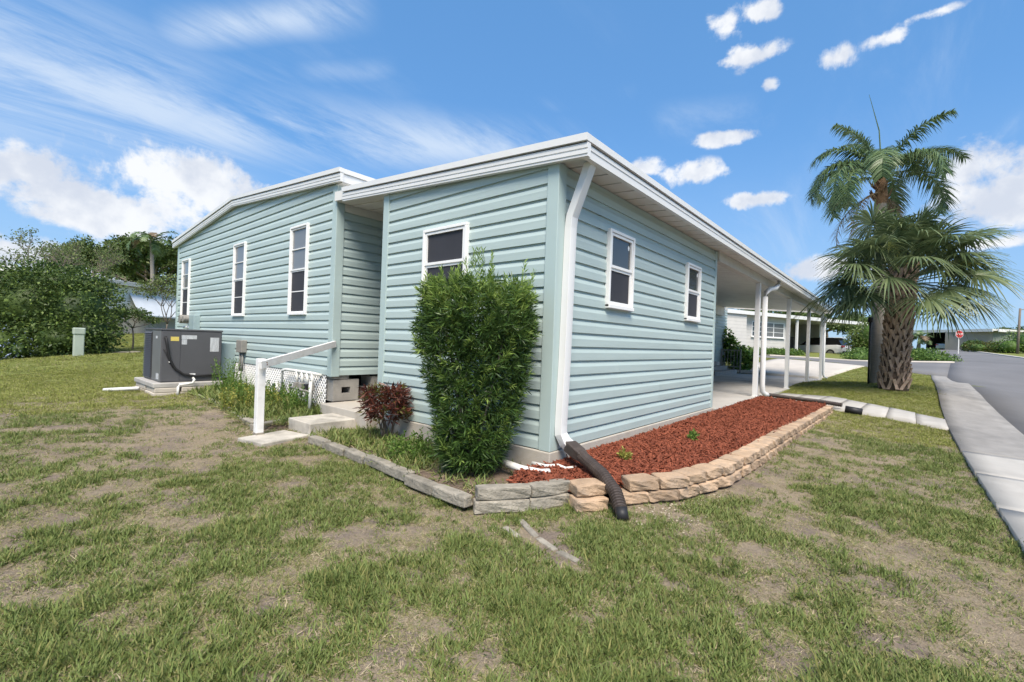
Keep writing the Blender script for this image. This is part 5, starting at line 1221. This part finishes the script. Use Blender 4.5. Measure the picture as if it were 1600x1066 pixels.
def tree(name, label, base, height, spread, nleaf, leaf, mats, share, seed, levels=3, trunk_r=.15, clear=.35, flat=.6, clump=.5, group=None, bare=0.):
    R = random.Random(seed); rng = np.random.default_rng(seed); t = thing(name, label, 'tree', base, group); q = MB(); tips = []
    fork = np.array(base)+np.array([0, 0, height*clear]); limb(q, np.array(base)-np.array([0, 0, .2]), fork, trunk_r, trunk_r*.75, .05, 6, R)
    def grow(p, d, L, r, lv):
        e = p+d*L; limb(q, p, e, r, r*.6, .1, 5, R)
        if lv == 0 or L < .15: tips.append(e); return
        if lv < levels-1: tips.append(p+d*L*.6)
        for i in range(R.choice([2, 3, 3])):
            nd = unit(d+np.array([R.uniform(-1, 1), R.uniform(-1, 1), R.uniform(-.35, .75)])*.85); grow(e, nd, L*R.uniform(.55, .8), r*.6, lv-1)
    for i in range(5):
        a = i*2*math.pi/5+R.uniform(-.4, .4); up = R.uniform(.3, 1.1)*flat*1.3; grow(fork, unit(np.array([math.cos(a)*spread/height*1.6, math.sin(a)*spread/height*1.6, up])), height*(1-clear)*.42, trunk_r*.55, levels)
    q.build('trunk', 'bark', t, smooth=True); tips = np.array(tips)
    # fit the crown to the asked size
    k = rng.integers(0, len(tips), nleaf); rad_ = clump*rng.random(nleaf)**.5; P = tips[k]+sph(nleaf, rng)*rad_[:, None]*np.array([1, 1, .6])
    D = unit(rng.normal(0, 1, P.shape)+np.array([0, 0, .2])); V, F = leaves(P, D, rng.uniform(.7, 1.3, nleaf)*leaf, rng.uniform(.7, 1.2, nleaf)*leaf*.5, .1, rng=rng); mi = rng.choice(len(mats), nleaf, p=share)
    np_mesh('crown', V, F, mats, t, list(mi)); return t
def gp(px, D, py=None):
    p = at(px, 540, D); p[2] = g1(p[0], p[1]); return p
tree('shade_tree', 'broad dark green tree standing far behind the white building', gp(185, 62), 13.2, 9, 24000, .42, ['oak', 'small_tree'], [.8, .2], 81, 4, .4, .42, .55, 1.25)
tree('shade_tree', 'dark green tree half hidden behind the gable house roofline', gp(262, 60), 12.2, 8, 20000, .42, ['oak', 'small_tree'], [.8, .2], 82, 4, .4, .40, .55, 1.2)
tree('sparse_tree', 'thin bare branched tree showing above the large left bush', gp(70, 24), 5.2, 3.2, 1900, .13, ['small_tree', 'oak'], [.5, .5], 83, 4, .10, .45, .8, .35)
tree('sparse_tree', 'second thin twiggy tree above the right side of the large bush', gp(118, 26), 5.0, 2.6, 1500, .13, ['small_tree', 'oak'], [.5, .5], 84, 4, .10, .5, .8, .35)
tree('slender_tree', 'slender pale green young tree by the corner of the gable house', gp(260, 20), 2.9, .9, 2600, .10, ['small_tree', 'hedge_light'], [.8, .2], 85, 3, .04, .34, 1.3, .26)
tree('little_tree', 'little dark round tree on a thin stem right of the large bush', gp(206, 18.5), 1.75, 1.0, 1500, .10, ['oak', 'hedge'], [.5, .5], 86, 3, .035, .5, .8, .26)
def far_palm(px, D, topy, label, n=16, L=2.6):
    b_ = gp(px, D); tp = at(px+2, topy, D); t = thing('tall_palm', label, 'palm tree', b_); rng = np.random.default_rng(int(px)); R = random.Random(int(px)); q = MB(); q.tube([b_, (b_+tp)/2+np.array([.1, 0, 0]), tp], .2, 8, scales=[1.2, .9, .8]); q.build('trunk', 'queen_bark', t, smooth=True)
    for i in range(n): a = i*2.4; pinnate(t, tp, a, rad(R.uniform(0, 80)), L*R.uniform(.8, 1.1), R.uniform(.9, 1.7), 26, .6, .35, 'queen' if i < n-2 else 'queen_dry', rng, .12)
far_palm(235, 46, 378, 'tall thin palm standing beyond the white building on the left')
# utility pedestal, low brick edging
pb = at(122, 556, 14); pb[2] = g1(pb[0], pb[1]); t = thing('utility_pedestal', 'pale green utility pedestal standing in front of the large bush', 'utility box', pb)
q = MB(); q.box(pb[0]-.12, pb[0]+.12, pb[1]-.12, pb[1]+.12, pb[2]-.02, pb[2]+.82); q.build('body', 'ped_green', t, bevel=.02)
q = MB(); q.box(pb[0]-.14, pb[0]+.14, pb[1]-.14, pb[1]+.14, pb[2]+.66, pb[2]+.87); q.build('cap', 'ped_green', t, bevel=.03)
be = thing('brick_edging', 'low row of pale bricks edging the grass behind the air conditioner', 'edging', gp(180, 16)); be_pts = [xy(at(a, b, c)) for a, b, c in ((140, 550, 16.3), (190, 553, 15.6), (222, 551, 15.8))]
for i, (s, x, y, a) in enumerate(along(be_pts, .31, .1)): o = place_stone(be, EDGE[i % 5], (x, y, g1(x, y)+.03), a, 'brick'); o.scale = (.72, 1.1, 1)

# vine and shrubs beyond the carport
vb = np.array([20.6, 3.6, g1(20.6, 3.6)])
leafy_mass('climbing_shrub', 'bright large leaved shrub growing over the porch steps railing', 'shrub', [((20.75, 3.9, 1.25), (.45, .4, .65)), ((20.6, 3.4, .9), (.45, .5, .6)), ((20.5, 4.0, 1.9), (.3, .3, .4)), ((21.2, 3.3, .75), (.6, .5, .4))], 1500, .22, ['vine', 'hedge'], [.7, .3], 91, vb)

# ------------------------------------------------------------------ neighbour buildings
class Frame:
    """local axes for a building: origin, u along the front, v into the depth"""
    def __init__(s, o, pu): s.o = np.array(o, float); d = np.array([pu[0]-o[0], pu[1]-o[1], 0.]); s.L = np.linalg.norm(d); s.u = d/s.L; s.v = np.array([-s.u[1], s.u[0], 0.]); 
    def p(s, a, b, z): return s.o+s.u*a+s.v*b+np.array([0, 0, z])
    def box(s, mb, a0, a1, b0, b1, z0, z1): mb.obox(s.p((a0+a1)/2, (b0+b1)/2, (z0+z1)/2), s.u*(a1-a0)/2, s.v*(b1-b0)/2, np.array([0, 0, (z1-z0)/2])); return mb
    def part(s, name, mat, parent, *q, bevel=0.):
        m = MB(); s.box(m, *q); return m.build(name, mat, parent, bevel=bevel)
def siding_rows(fr, parent, mat, a0, a1, b, z0, z1, step=.24):
    z = z0
    while z < z1-.05:
        m = MB(); fr.box(m, a0, a1, b-.02, b, z+.012, min(z+step, z1)); m.build('siding_board', mat, parent); z += step
# white house across the cross street
o_ = at(1105, 551, 31.5); o_[2] = g1(*xy(at(1180, 553, 33)))-.05; e_ = at(1345, 551, 41)
fr = Frame(o_, e_); fr.v = np.cross((0, 0, 1.), fr.u)
fr.v = fr.v if np.dot(fr.v, fr.o+fr.u*fr.L/2-CAM) > 0 else -fr.v
nb = thing('white_house', 'long low white house with an open carport across the side street', 'house', fr.p(fr.L/2, 0, 0)); LW = fr.L
def upx(px, guess=0):                     # distance along the front for an image column
    best = min(np.linspace(0, LW, 600), key=lambda a: abs((lambda q: 800+FPX*np.dot(q, CR)/np.dot(q, CF))(fr.p(a, 0, 1.5)-CAM)-px)); return best
cA, cB, cC = upx(1157), upx(1233), upx(1338)
HB = 3.05
w_ = fr.part('wall', 'house_white', nb, cA, cB, .02, 6, 0, HB); siding_rows(fr, w_, 'house_white', cA, cB, .02, 0, HB-.02)
w2_ = fr.part('wall', 'house_white', nb, 0, cA-.02, -.45, 6, 0, HB); siding_rows(fr, w2_, 'house_white', 0, cA-.02, -.45, 0, HB-.02)
fr.part('carport_wall', 'beige_wall', nb, cB+.01, cC, 5.4, 5.6, 0, HB); fr.part('carport_wall', 'beige_wall', nb, cC-.25, cC-.1, 3., 5.4, 0, HB); fr.part('carport_floor', 'concrete', nb, cB+.02, cC, -3., 5.4, -.12, .02)
fr.part('side_wall', 'beige_wall', nb, cB-.1, cB+.005, .1, 5.6, 0.0, HB)
rfn = fr.part('roof', 'roof_white', nb, -.6, cC+.5, -.55, 6.4, HB, HB+.10); fr.part('fascia', 'white_metal', rfn, -.6, cC+.5, -.62, -.552, HB-.12, HB+.14)
for i in range(2): fr.part('roof_seam', 'white_metal', rfn, -.6, cC+.5, .8+i*2.5, .88+i*2.5, HB+.102, HB+.16)
wa, wb = upx(1173), upx(1224)
wn = fr.part('window', 'white_vinyl', nb, wa, wb, -.055, -.005, 1.42, 2.55)
for i in range(3):
    a = wa+.05+(wb-wa-.1)*i/3; b2 = a+(wb-wa-.1)/3-.07
    for j in range(3): fr.part('pane', 'glass_light' if i else 'glass', wn, a+.04, b2, -.062, -.056, 1.48+j*.35, 1.48+j*.35+.31)
fr.part('sill', 'white_vinyl', wn, wa-.05, wb+.05, -.12, -.056, 1.36, 1.42)
dr = fr.part('door', 'beige_wall', nb, cB+.012, cB+.05, 1.6, 2.6, .3, 2.4)
for px in (1236, 1336, 1344):
    a = upx(px) if px < 1340 else cC+.1; fr.part('post', 'white_metal', nb, a-.07, a+.07, -.5, -.36, 0, HB-.12)
for j in range(2): fr.part('step', 'cinder', nb, cB+.3, cB+1.5, 1.4+j*.35, 2.6, j*.17+.02, (j+1)*.17)
hp = fr.p((cA+cB)/2, -.9, 0); hp[2] = fr.o[2]-.05
leafy_mass('clipped_hedge', 'low clipped hedge along the white house under its window', 'hedge', [(tuple(fr.p(a, -.85, .25)), (.75, .5, .34)) for a in np.linspace(cA-2.2, cB-.4, 9)], 7000, .13, ['cover', 'hedge_light'], [.8, .2], 101, hp, 'cover')
fr.part('drive', 'concrete', nb, cB+.2, cC+.3, -6.5, -3.02, -.2, -.03)
# cars
def car(name, label, c, heading, L, W_, H_, body, seed, suv=True):
    """car from lofted sections; nose towards +x of its own frame"""
    t = thing(name, label, 'car', c); ca, sa = math.cos(heading), math.sin(heading); o = np.array(c, float)
    T = lambda x, y, z: (o[0]+ca*x-sa*y, o[1]+sa*x+ca*y, o[2]+z)
    # rows of (x, half width, bottom z, belt z)
    if suv: rows = [(-.5, .80, .42, .80), (-.485, .93, .30, 1.0), (-.40, .98, .24, 1.05), (-.2, 1., .22, 1.02), (.1, 1., .22, 1.0), (.25, .99, .22, .98), (.42, .95, .24, .92), (.48, .86, .28, .80), (.5, .72, .38, .66)]
    else: rows = [(-.5, .78, .40, .72), (-.485, .92, .28, .95), (-.38, .97, .22, .99), (-.2, 1., .2, .95), (.1, 1., .2, .92), (.25, .99, .2, .90), (.42, .94, .22, .78), (.48, .85, .26, .68), (.5, .7, .36, .58)]
    q = MB(); V = []
    for x, w, b, tp in rows:
        w *= W_/2
        for (yy, zz) in ((-w*.86, b), (-w, b+.14), (-w, tp*.72), (-w*.95, tp), (w*.95, tp), (w, tp*.72), (w, b+.14), (w*.86, b)): V.append(T(x*L, yy, zz))
    n = 8; Fq = [(i*n+j, i*n+(j+1) % n, (i+1)*n+(j+1) % n, (i+1)*n+j) for i in range(len(rows)-1) for j in range(n)]+[tuple(range(n))[::-1], tuple((len(rows)-1)*n+j for j in range(n))]; q.add(V, Fq); bd = q.build('body', body, t, smooth=False, bevel=.03)
    gh = [(-.47, .80, 1.03), (-.40, .72, H_-.10), (-.30, .70, H_), (.02, .70, H_), (.10, .71, H_-.05), (.28, .82, .98)] if suv else [(-.40, .80, .97), (-.22, .66, H_-.03), (-.10, .66, H_), (.06, .67, H_-.03), (.24, .82, .90)]
    q = MB(); V = []
    zb = 1.0 if suv else .93
    for x, w, tp in gh:
        w *= W_/2
        for (yy, zz) in ((-w*1.12 if tp > 1.1 else -w, zb-.03), (-w, tp), (w, tp), (w*1.12 if tp > 1.1 else w, zb-.03)): V.append(T(x*L, yy, zz))
    q.add(V, [(i*4+j, i*4+(j+1) % 4, (i+1)*4+(j+1) % 4, (i+1)*4+j) for i in range(len(gh)-1) for j in range(4)]); q.build('windows', 'glass_car', t)
    q = MB(); rx0, rx1 = (-.44, .06) if suv else (-.24, .06); w = .69*W_/2; q.add([T(rx0*L, -w, H_-.03), T(rx1*L, -w, H_-.01), T(rx1*L, w, H_-.01), T(rx0*L, w, H_-.03), T(rx0*L, -w, H_+.025), T(rx1*L, -w, H_+.02), T(rx1*L, w, H_+.02), T(rx0*L, w, H_+.025)], [(0, 3, 2, 1), (4, 5, 6, 7), (0, 1, 5, 4), (1, 2, 6, 5), (2, 3, 7, 6), (3, 0, 4, 7)]); q.build('roof', body, t, bevel=.02)
    for x, y in ((-.30, -1), (-.30, 1), (.30, -1), (.30, 1)):
        q = MB(); q.tube([T(x*L, y*(W_/2-.22), .34), T(x*L, y*(W_/2+.005), .34)], .34, 18, up=(0, 0, 1)); wh = q.build('wheel', 'tyre', t); q = MB(); q.tube([T(x*L, y*(W_/2), .34), T(x*L, y*(W_/2+.02), .34)], .21, 12); q.build('rim', 'rim', wh)
    for y in (-1, 1):
        q = MB(); q.obox(T(-.488*L, y*W_*.37, .93 if suv else .80), np.array([ca, sa, 0])*.05, np.array([-sa, ca, 0])*.20, (0, 0, .07)); q.build('tail_light', 'tail_red', t, bevel=.01)
    q = MB(); q.obox(T(-.497*L, 0, .42), np.array([ca, sa, 0])*.06, np.array([-sa, ca, 0])*W_*.42, (0, 0, .12)); q.build('bumper', 'black_rubber' if suv else body, t, bevel=.02)
    q = MB(); q.obox(T(-.502*L, 0, .76 if suv else .68), np.array([ca, sa, 0])*.02, np.array([-sa, ca, 0])*.16, (0, 0, .055)); q.build('number_plate', 'sticker_white', t)
hd = math.atan2(fr.v[1], fr.v[0])
pc = fr.p(upx(1302)+.2, 1.2, .03)
car('parked_car', 'white sport utility vehicle parked under the white house carport', pc, hd, 4.5, 1.85, 1.66, 'car_white', 1)
bx_ = fr.p(upx(1272)-.2, 2.2, .03); q = MB(); q.obox(bx_+np.array([0, 0, .75]), fr.u*.5, fr.v*.4, (0, 0, .75)); q.obox(bx_+np.array([0, 0, 1.56]), fr.u*.54, fr.v*.44, (0, 0, .05))
tag(q.build('storage_bin', 'shade_and_bin_dark', None, bevel=.04, loc=tuple(bx_)), 'dark tall covered bin left of the white parked vehicle', 'bin')

# grey green house at the end of the street
A_ = at(1436, 549, 66); B_ = at(1551, 548, 57); A_[2] = B_[2] = g1(B_[0], B_[1])-.1
ff = Frame(A_, B_); ff.v = np.cross((0, 0, 1.), ff.u); ff.v = ff.v if np.dot(ff.v, ff.o+ff.u*ff.L/2-CAM) > 0 else -ff.v
gh_ = thing('grey_house', 'low grey green house with carport at the end of the street', 'house', ff.p(ff.L/2, 0, 0)); LF = ff.L
def upf(px): return min(np.linspace(0, LF+6, 700), key=lambda a: abs((lambda q: 800+FPX*np.dot(q, CR)/np.dot(q, CF))(ff.p(a, 0, 1.5)-CAM)-px))
HF = 2.62; c1 = upf(1488); zo = float(A_[2])
ff.part('wall', 'far_green', gh_, c1, LF, 0, 9, 0, HF)
ff.part('carport_wall', 'shade_and_bin_dark', gh_, .1, c1, 6.5, 6.7, 0, HF); ff.part('carport_wall', 'shade_and_bin_dark', gh_, .1, .3, 1, 6.5, 0, HF)  # walls coloured near black to paint in the shade under the carport
rr_ = ff.part('roof', 'roof_white', gh_, -.8, LF+.5, -.7, 9.4, HF+.003, HF+.2); ff.part('fascia', 'white_metal', rr_, -.8, LF+.5, -.8, -.702, HF-.12, HF+.24)
for px in (1441, 1489): ff.part('post', 'white_vinyl', gh_, upf(px)-.09, upf(px)+.09, -.5, -.32, 0, HF-.12)
m = MB(); pA_ = ff.p(upf(1441), -.4, 1.9); pB_ = ff.p(upf(1450), -.4, HF-.05); m.tube([pA_, pB_], .09, 6); m.build('brace', 'white_vinyl', gh_)
cd = ff.part('inner_door', 'white_vinyl', gh_, upf(1456), upf(1467), 6.42, 6.49, 0, 2.1); ff.part('pane', 'glass', cd, upf(1456)+.2, upf(1467)-.2, 6.40, 6.415, .3, 1.9)
for p0_, p1_, m_ in ((1505, 1521, 'glass'), (1522, 1531, 'glass')):
    wn = ff.part('window', 'white_vinyl', gh_, upf(p0_), upf(p1_), -.06, -.005, 1.2, 2.15); h_ = (upf(p1_)-upf(p0_)); 
    for i in range(2): ff.part('pane', m_, wn, upf(p0_)+.12+i*(h_-.12)/2, upf(p0_)+(i+1)*(h_-.12)/2, -.07, -.061, 1.28, 2.07)
ff.part('door', 'far_taupe', gh_, upf(1538), upf(1545), -.05, -.004, .1, 2.2)
# right wing turning away
C_ = at(1680, 548, 62); C_[2] = A_[2]; f2 = Frame(ff.p(LF, 0, 0), C_); f2.v = np.cross((0, 0, 1.), f2.u); f2.v = f2.v if np.dot(f2.v, f2.o+f2.u*f2.L/2-CAM) > 0 else -f2.v
f2.part('wall', 'far_taupe', gh_, .01, f2.L, .01, 5, 0, HF-.005); f2.part('fascia', 'white_metal', rr_, -.3, f2.L, -.7, -.6, HF-.115, HF+.235); f2.part('roof_wing', 'roof_white', rr_, .2, f2.L, -.6, 5.2, HF+.001, HF+.19)
wn = f2.part('window', 'white_vinyl', gh_, 1.0, 3.0, -.05, .005, .95, 2.25)
for i in range(2):
    for j in range(2): f2.part('pane', 'glass_light', wn, 1.1+i*.93, 1.97+i*.93, -.06, -.051, 1.03+j*.6, 1.57+j*.6)
wn = f2.part('window', 'white_vinyl', gh_, 5., 6.4, -.05, .005, 1.2, 2.2); f2.part('pane', 'glass_light', wn, 5.1, 6.3, -.06, -.051, 1.28, 2.12)
pc2 = ff.p(upf(1473), 2.2, .02); car('parked_car', 'silver sedan parked under the grey house carport', pc2, math.atan2(ff.v[1], ff.v[0]), 4.6, 1.85, 1.45, 'car_silver', 2, False)
pc2g = thing('x', 'x', 'x', (0, 0, 0)); bpy.data.objects.remove(pc2g)
# stop sign
sp = at(1497.5, 549, 45); sp[2] = g1(sp[0], sp[1]); t = thing('stop_sign', 'red octagonal stop sign on a white post at the road corner', 'road sign', sp)
q = MB(); q.obox(sp+np.array([0, 0, 1.05]), (.035, 0, 0), (0, .035, 0), (0, 0, 1.1)); q.build('post', 'white_paint', t)
sc_ = at(1496.5, 528, 45); rv = unit(np.array([CR[0], CR[1], 0])); zv = np.array([0, 0, 1.]); bk_ = unit(np.array([CF[0], CF[1], 0])); sc_ = np.array([sp[0], sp[1], sp[2]+1.95])-bk_*.05
def octo(R_, off, mat, nm):
    m = MB(); pts = [sc_+rv*R_*math.cos(math.pi/8+i*math.pi/4)+zv*R_*math.sin(math.pi/8+i*math.pi/4)-bk_*off for i in range(8)]; m.add(pts+[p+bk_*.006 for p in pts], [tuple(range(8)), tuple(range(15, 7, -1))]+[(i, (i+1) % 8, 8+(i+1) % 8, 8+i) for i in range(8)]); return m.build(nm, mat, t)
fc = octo(.40, 0, 'white_vinyl', 'sign_plate'); octo(.37, .008, 'sign_red', 'sign_face')
cu = bpy.data.curves.new('lettering', 'FONT'); cu.body = 'STOP'; cu.size = .27; cu.align_x = 'CENTER'; cu.align_y = 'CENTER'; cu.extrude = .002
to = bpy.data.objects.new('lettering', cu); COL.objects.link(to); dg = bpy.context.evaluated_depsgraph_get(); me = bpy.data.meshes.new_from_object(to.evaluated_get(dg)); bpy.data.objects.remove(to)
me.materials.clear(); me.materials.append(M('white_vinyl')); lo = bpy.data.objects.new('lettering', me); COL.objects.link(lo); lo.parent = t; lo.location = Vector(tuple(sc_-bk_*.012))-Vector(t['_o'])
lo.matrix_basis = Matrix.Translation(lo.location)@Matrix(((rv[0], 0, -bk_[0]), (rv[1], 0, -bk_[1]), (0, 1, 0))).to_4x4()
# planting round the corner and the far house
ip = at(1420, 560, 28.5); ip[2] = g1(ip[0], ip[1])-.05
isl = []
for px, D in ((1345, 30.5), (1362, 30.5), (1380, 30), (1400, 29.6), (1418, 29.2), (1436, 28.8), (1452, 28.4), (1467, 28), (1390, 31.5), (1430, 30.6), (1350, 32), (1450, 30)):
    c = at(px, 545, D); c[2] = g1(c[0], c[1])+.1; isl.append((tuple(c), (1.05, 1.05, .62 if px < 1455 else .36)))
leafy_mass('ground_cover_shrub', 'low spreading dark green shrubs on the corner behind the palms', 'shrub', isl, 12000, .14, ['cover', 'hedge_light'], [.82, .18], 111, ip, 'cover')
bpz = at(1345, 530, 34); 
leafy_mass('leafy_bush', 'light green bush between the palms and the white house carport', 'bush', [(tuple(at(1362, 527, 35)), (1.3, 1.3, 1.5)), (tuple(at(1350, 535, 36)), (1.2, 1.2, 1.1)), (tuple(at(1385, 535, 35)), (1.5, 1.2, 1.0))], 5000, .2, ['small_tree', 'hedge_light'], [.5, .5], 112, gp(1362, 35), 'cover', stems=4)
far_palm(1435, 62, 528, 'small yellow green palm beside the grey house carport', 14, 1.6)
for (lab, px, D, lobes, mats, sh) in (('round dark bush against the grey house wall right of the sign', 1521, 55, [(0, .5, 1.1, .8)], ['cover', 'hedge'], [.6, .4]), ('long clipped reddish green hedge before the grey house window', 1556, 52, [(-2., .45, 1.2, .7), (-.6, .5, 1.2, .7), (.8, .5, 1.2, .75)], ['hedge', 'croton_green'], [.6, .4]), ('tall leafy green bush at the right edge before the grey house', 1592, 50, [(-1., .7, 1.3, 1.1), (.6, 1.1, 1.7, 1.6), (2.4, 1.2, 1.8, 1.7)], ['vine', 'hedge'], [.4, .6])):
    b_ = gp(px, D); leafy_mass('house_bush', lab, 'bush', [((b_[0]+rv[0]*dx, b_[1]+rv[1]*dx, b_[2]+zc), (r_, r_, h_)) for dx, zc, r_, h_ in lobes], 2600, .2, mats, sh, int(px), b_, 'cover')
tree('roadside_tree', 'dark rounded tree rising behind the grey house roof', gp(1588, 85), 5.6, 6, 9000, .4, ['oak', 'hedge'], [.7, .3], 121, 4, .3, .35, .4, 1.1)
tree('roadside_tree', 'dark green trees showing over the white house roof', gp(1205, 62), 6.6, 6, 9000, .4, ['oak', 'hedge'], [.7, .3], 122, 4, .3, .35, .4, 1.2)
tree('roadside_tree', 'green tree beyond the carport roof edge and white house', gp(1290, 66), 6.6, 6, 9000, .4, ['oak', 'hedge'], [.7, .3], 123, 4, .3, .35, .4, 1.2)
up_ = at(1590, 540, 48); up_[2] = g1(up_[0], up_[1]); t = thing('utility_pole', 'slim brown utility pole at the right edge of the picture', 'pole', up_)
q = MB(); q.tube([up_-np.array([0, 0, .3]), at(1594, 482, 48)], .11, 8, scales=[1.1, .8]); q.build('shaft', 'wood_pole', t, smooth=True); q = MB(); tp_ = at(1594, 484, 48); q.tube([tp_, tp_+rv*1.2+np.array([0, 0, .1])], .05, 6); q.build('arm', 'meter_grey', t)

# white building on the left
A_ = at(165, 521, 24); B_ = at(330, 521, 31); A_[2] = B_[2] = g1(*xy(at(230, 520, 26)))-.1
fl = Frame(A_, B_); fl.v = np.cross((0, 0, 1.), fl.u); fl.v = fl.v if np.dot(fl.v, fl.o+fl.u*fl.L/2-CAM) > 0 else -fl.v
wb_ = thing('white_building', 'white mobile home with block base seen past the large bush', 'house', fl.p(fl.L/2, 0, 0)); zt = float(at(200, 447, 25)[2]-A_[2])
fl.part('wall', 'beige_wall', wb_, -4, fl.L, .02, 4, 0, zt); 
siding_rows(fl, wb_, 'white_paint', -4, fl.L, .02, 1.1, zt-.05, .3)
rw = fl.part('roof', 'roof_white', wb_, -4.2, fl.L+.3, -.3, 4.3, zt+.002, zt+.22)
for i in range(6): fl.part('roof_seam', 'white_metal', rw, -4.2, fl.L+.3, -.34, -.302, zt+.01+i*.035, zt+.03+i*.035)
aw0 = 1.2
m = MB(); m.add([fl.p(aw0, -.02, zt-.35), fl.p(aw0+3.1, -.02, zt-.35), fl.p(aw0+3.1, -.75, zt-1.55), fl.p(aw0, -.75, zt-1.55), fl.p(aw0, -.02, zt-.40), fl.p(aw0+3.1, -.02, zt-.40), fl.p(aw0+3.1, -.75, zt-1.62), fl.p(aw0, -.75, zt-1.62)], [(0, 1, 2, 3), (7, 6, 5, 4), (0, 4, 5, 1), (1, 5, 6, 2), (2, 6, 7, 3), (3, 7, 4, 0)]); m.build('awning', 'awning', wb_)
R5 = random.Random(5)
for j in range(5):
    a = -4.+(.2 if j % 2 else 0)
    while a < fl.L-.1:
        fl.part('block', 'block_wall', wb_, a, min(a+.385, fl.L), -.05, .015, j*.2+.02, j*.2+.21); a += .4
def tidy():
    for o in list(bpy.data.objects):
        if '_o' in o: del o['_o']
tidy()
GROUPS = {'shade_tree': 'broad trees far behind the white building', 'sparse_tree': 'thin twiggy trees above the left bush', 'roadside_tree': 'dark trees behind the far roofs', 'tall_palm': 'far palms', 'parked_car': 'cars parked in carports', 'house_bush': 'bushes before the grey house', 'weed_clump': 'weeds in the beds', 'drain_hose': 'drain hoses from the downspouts'}
for o in scene.objects:
    b_ = o.name.split('.')[0]
    if o.parent is None and b_ in GROUPS and 'label' in o: o['group'] = GROUPS[b_]
print('grass points', NG, 'objects', len(scene.objects))
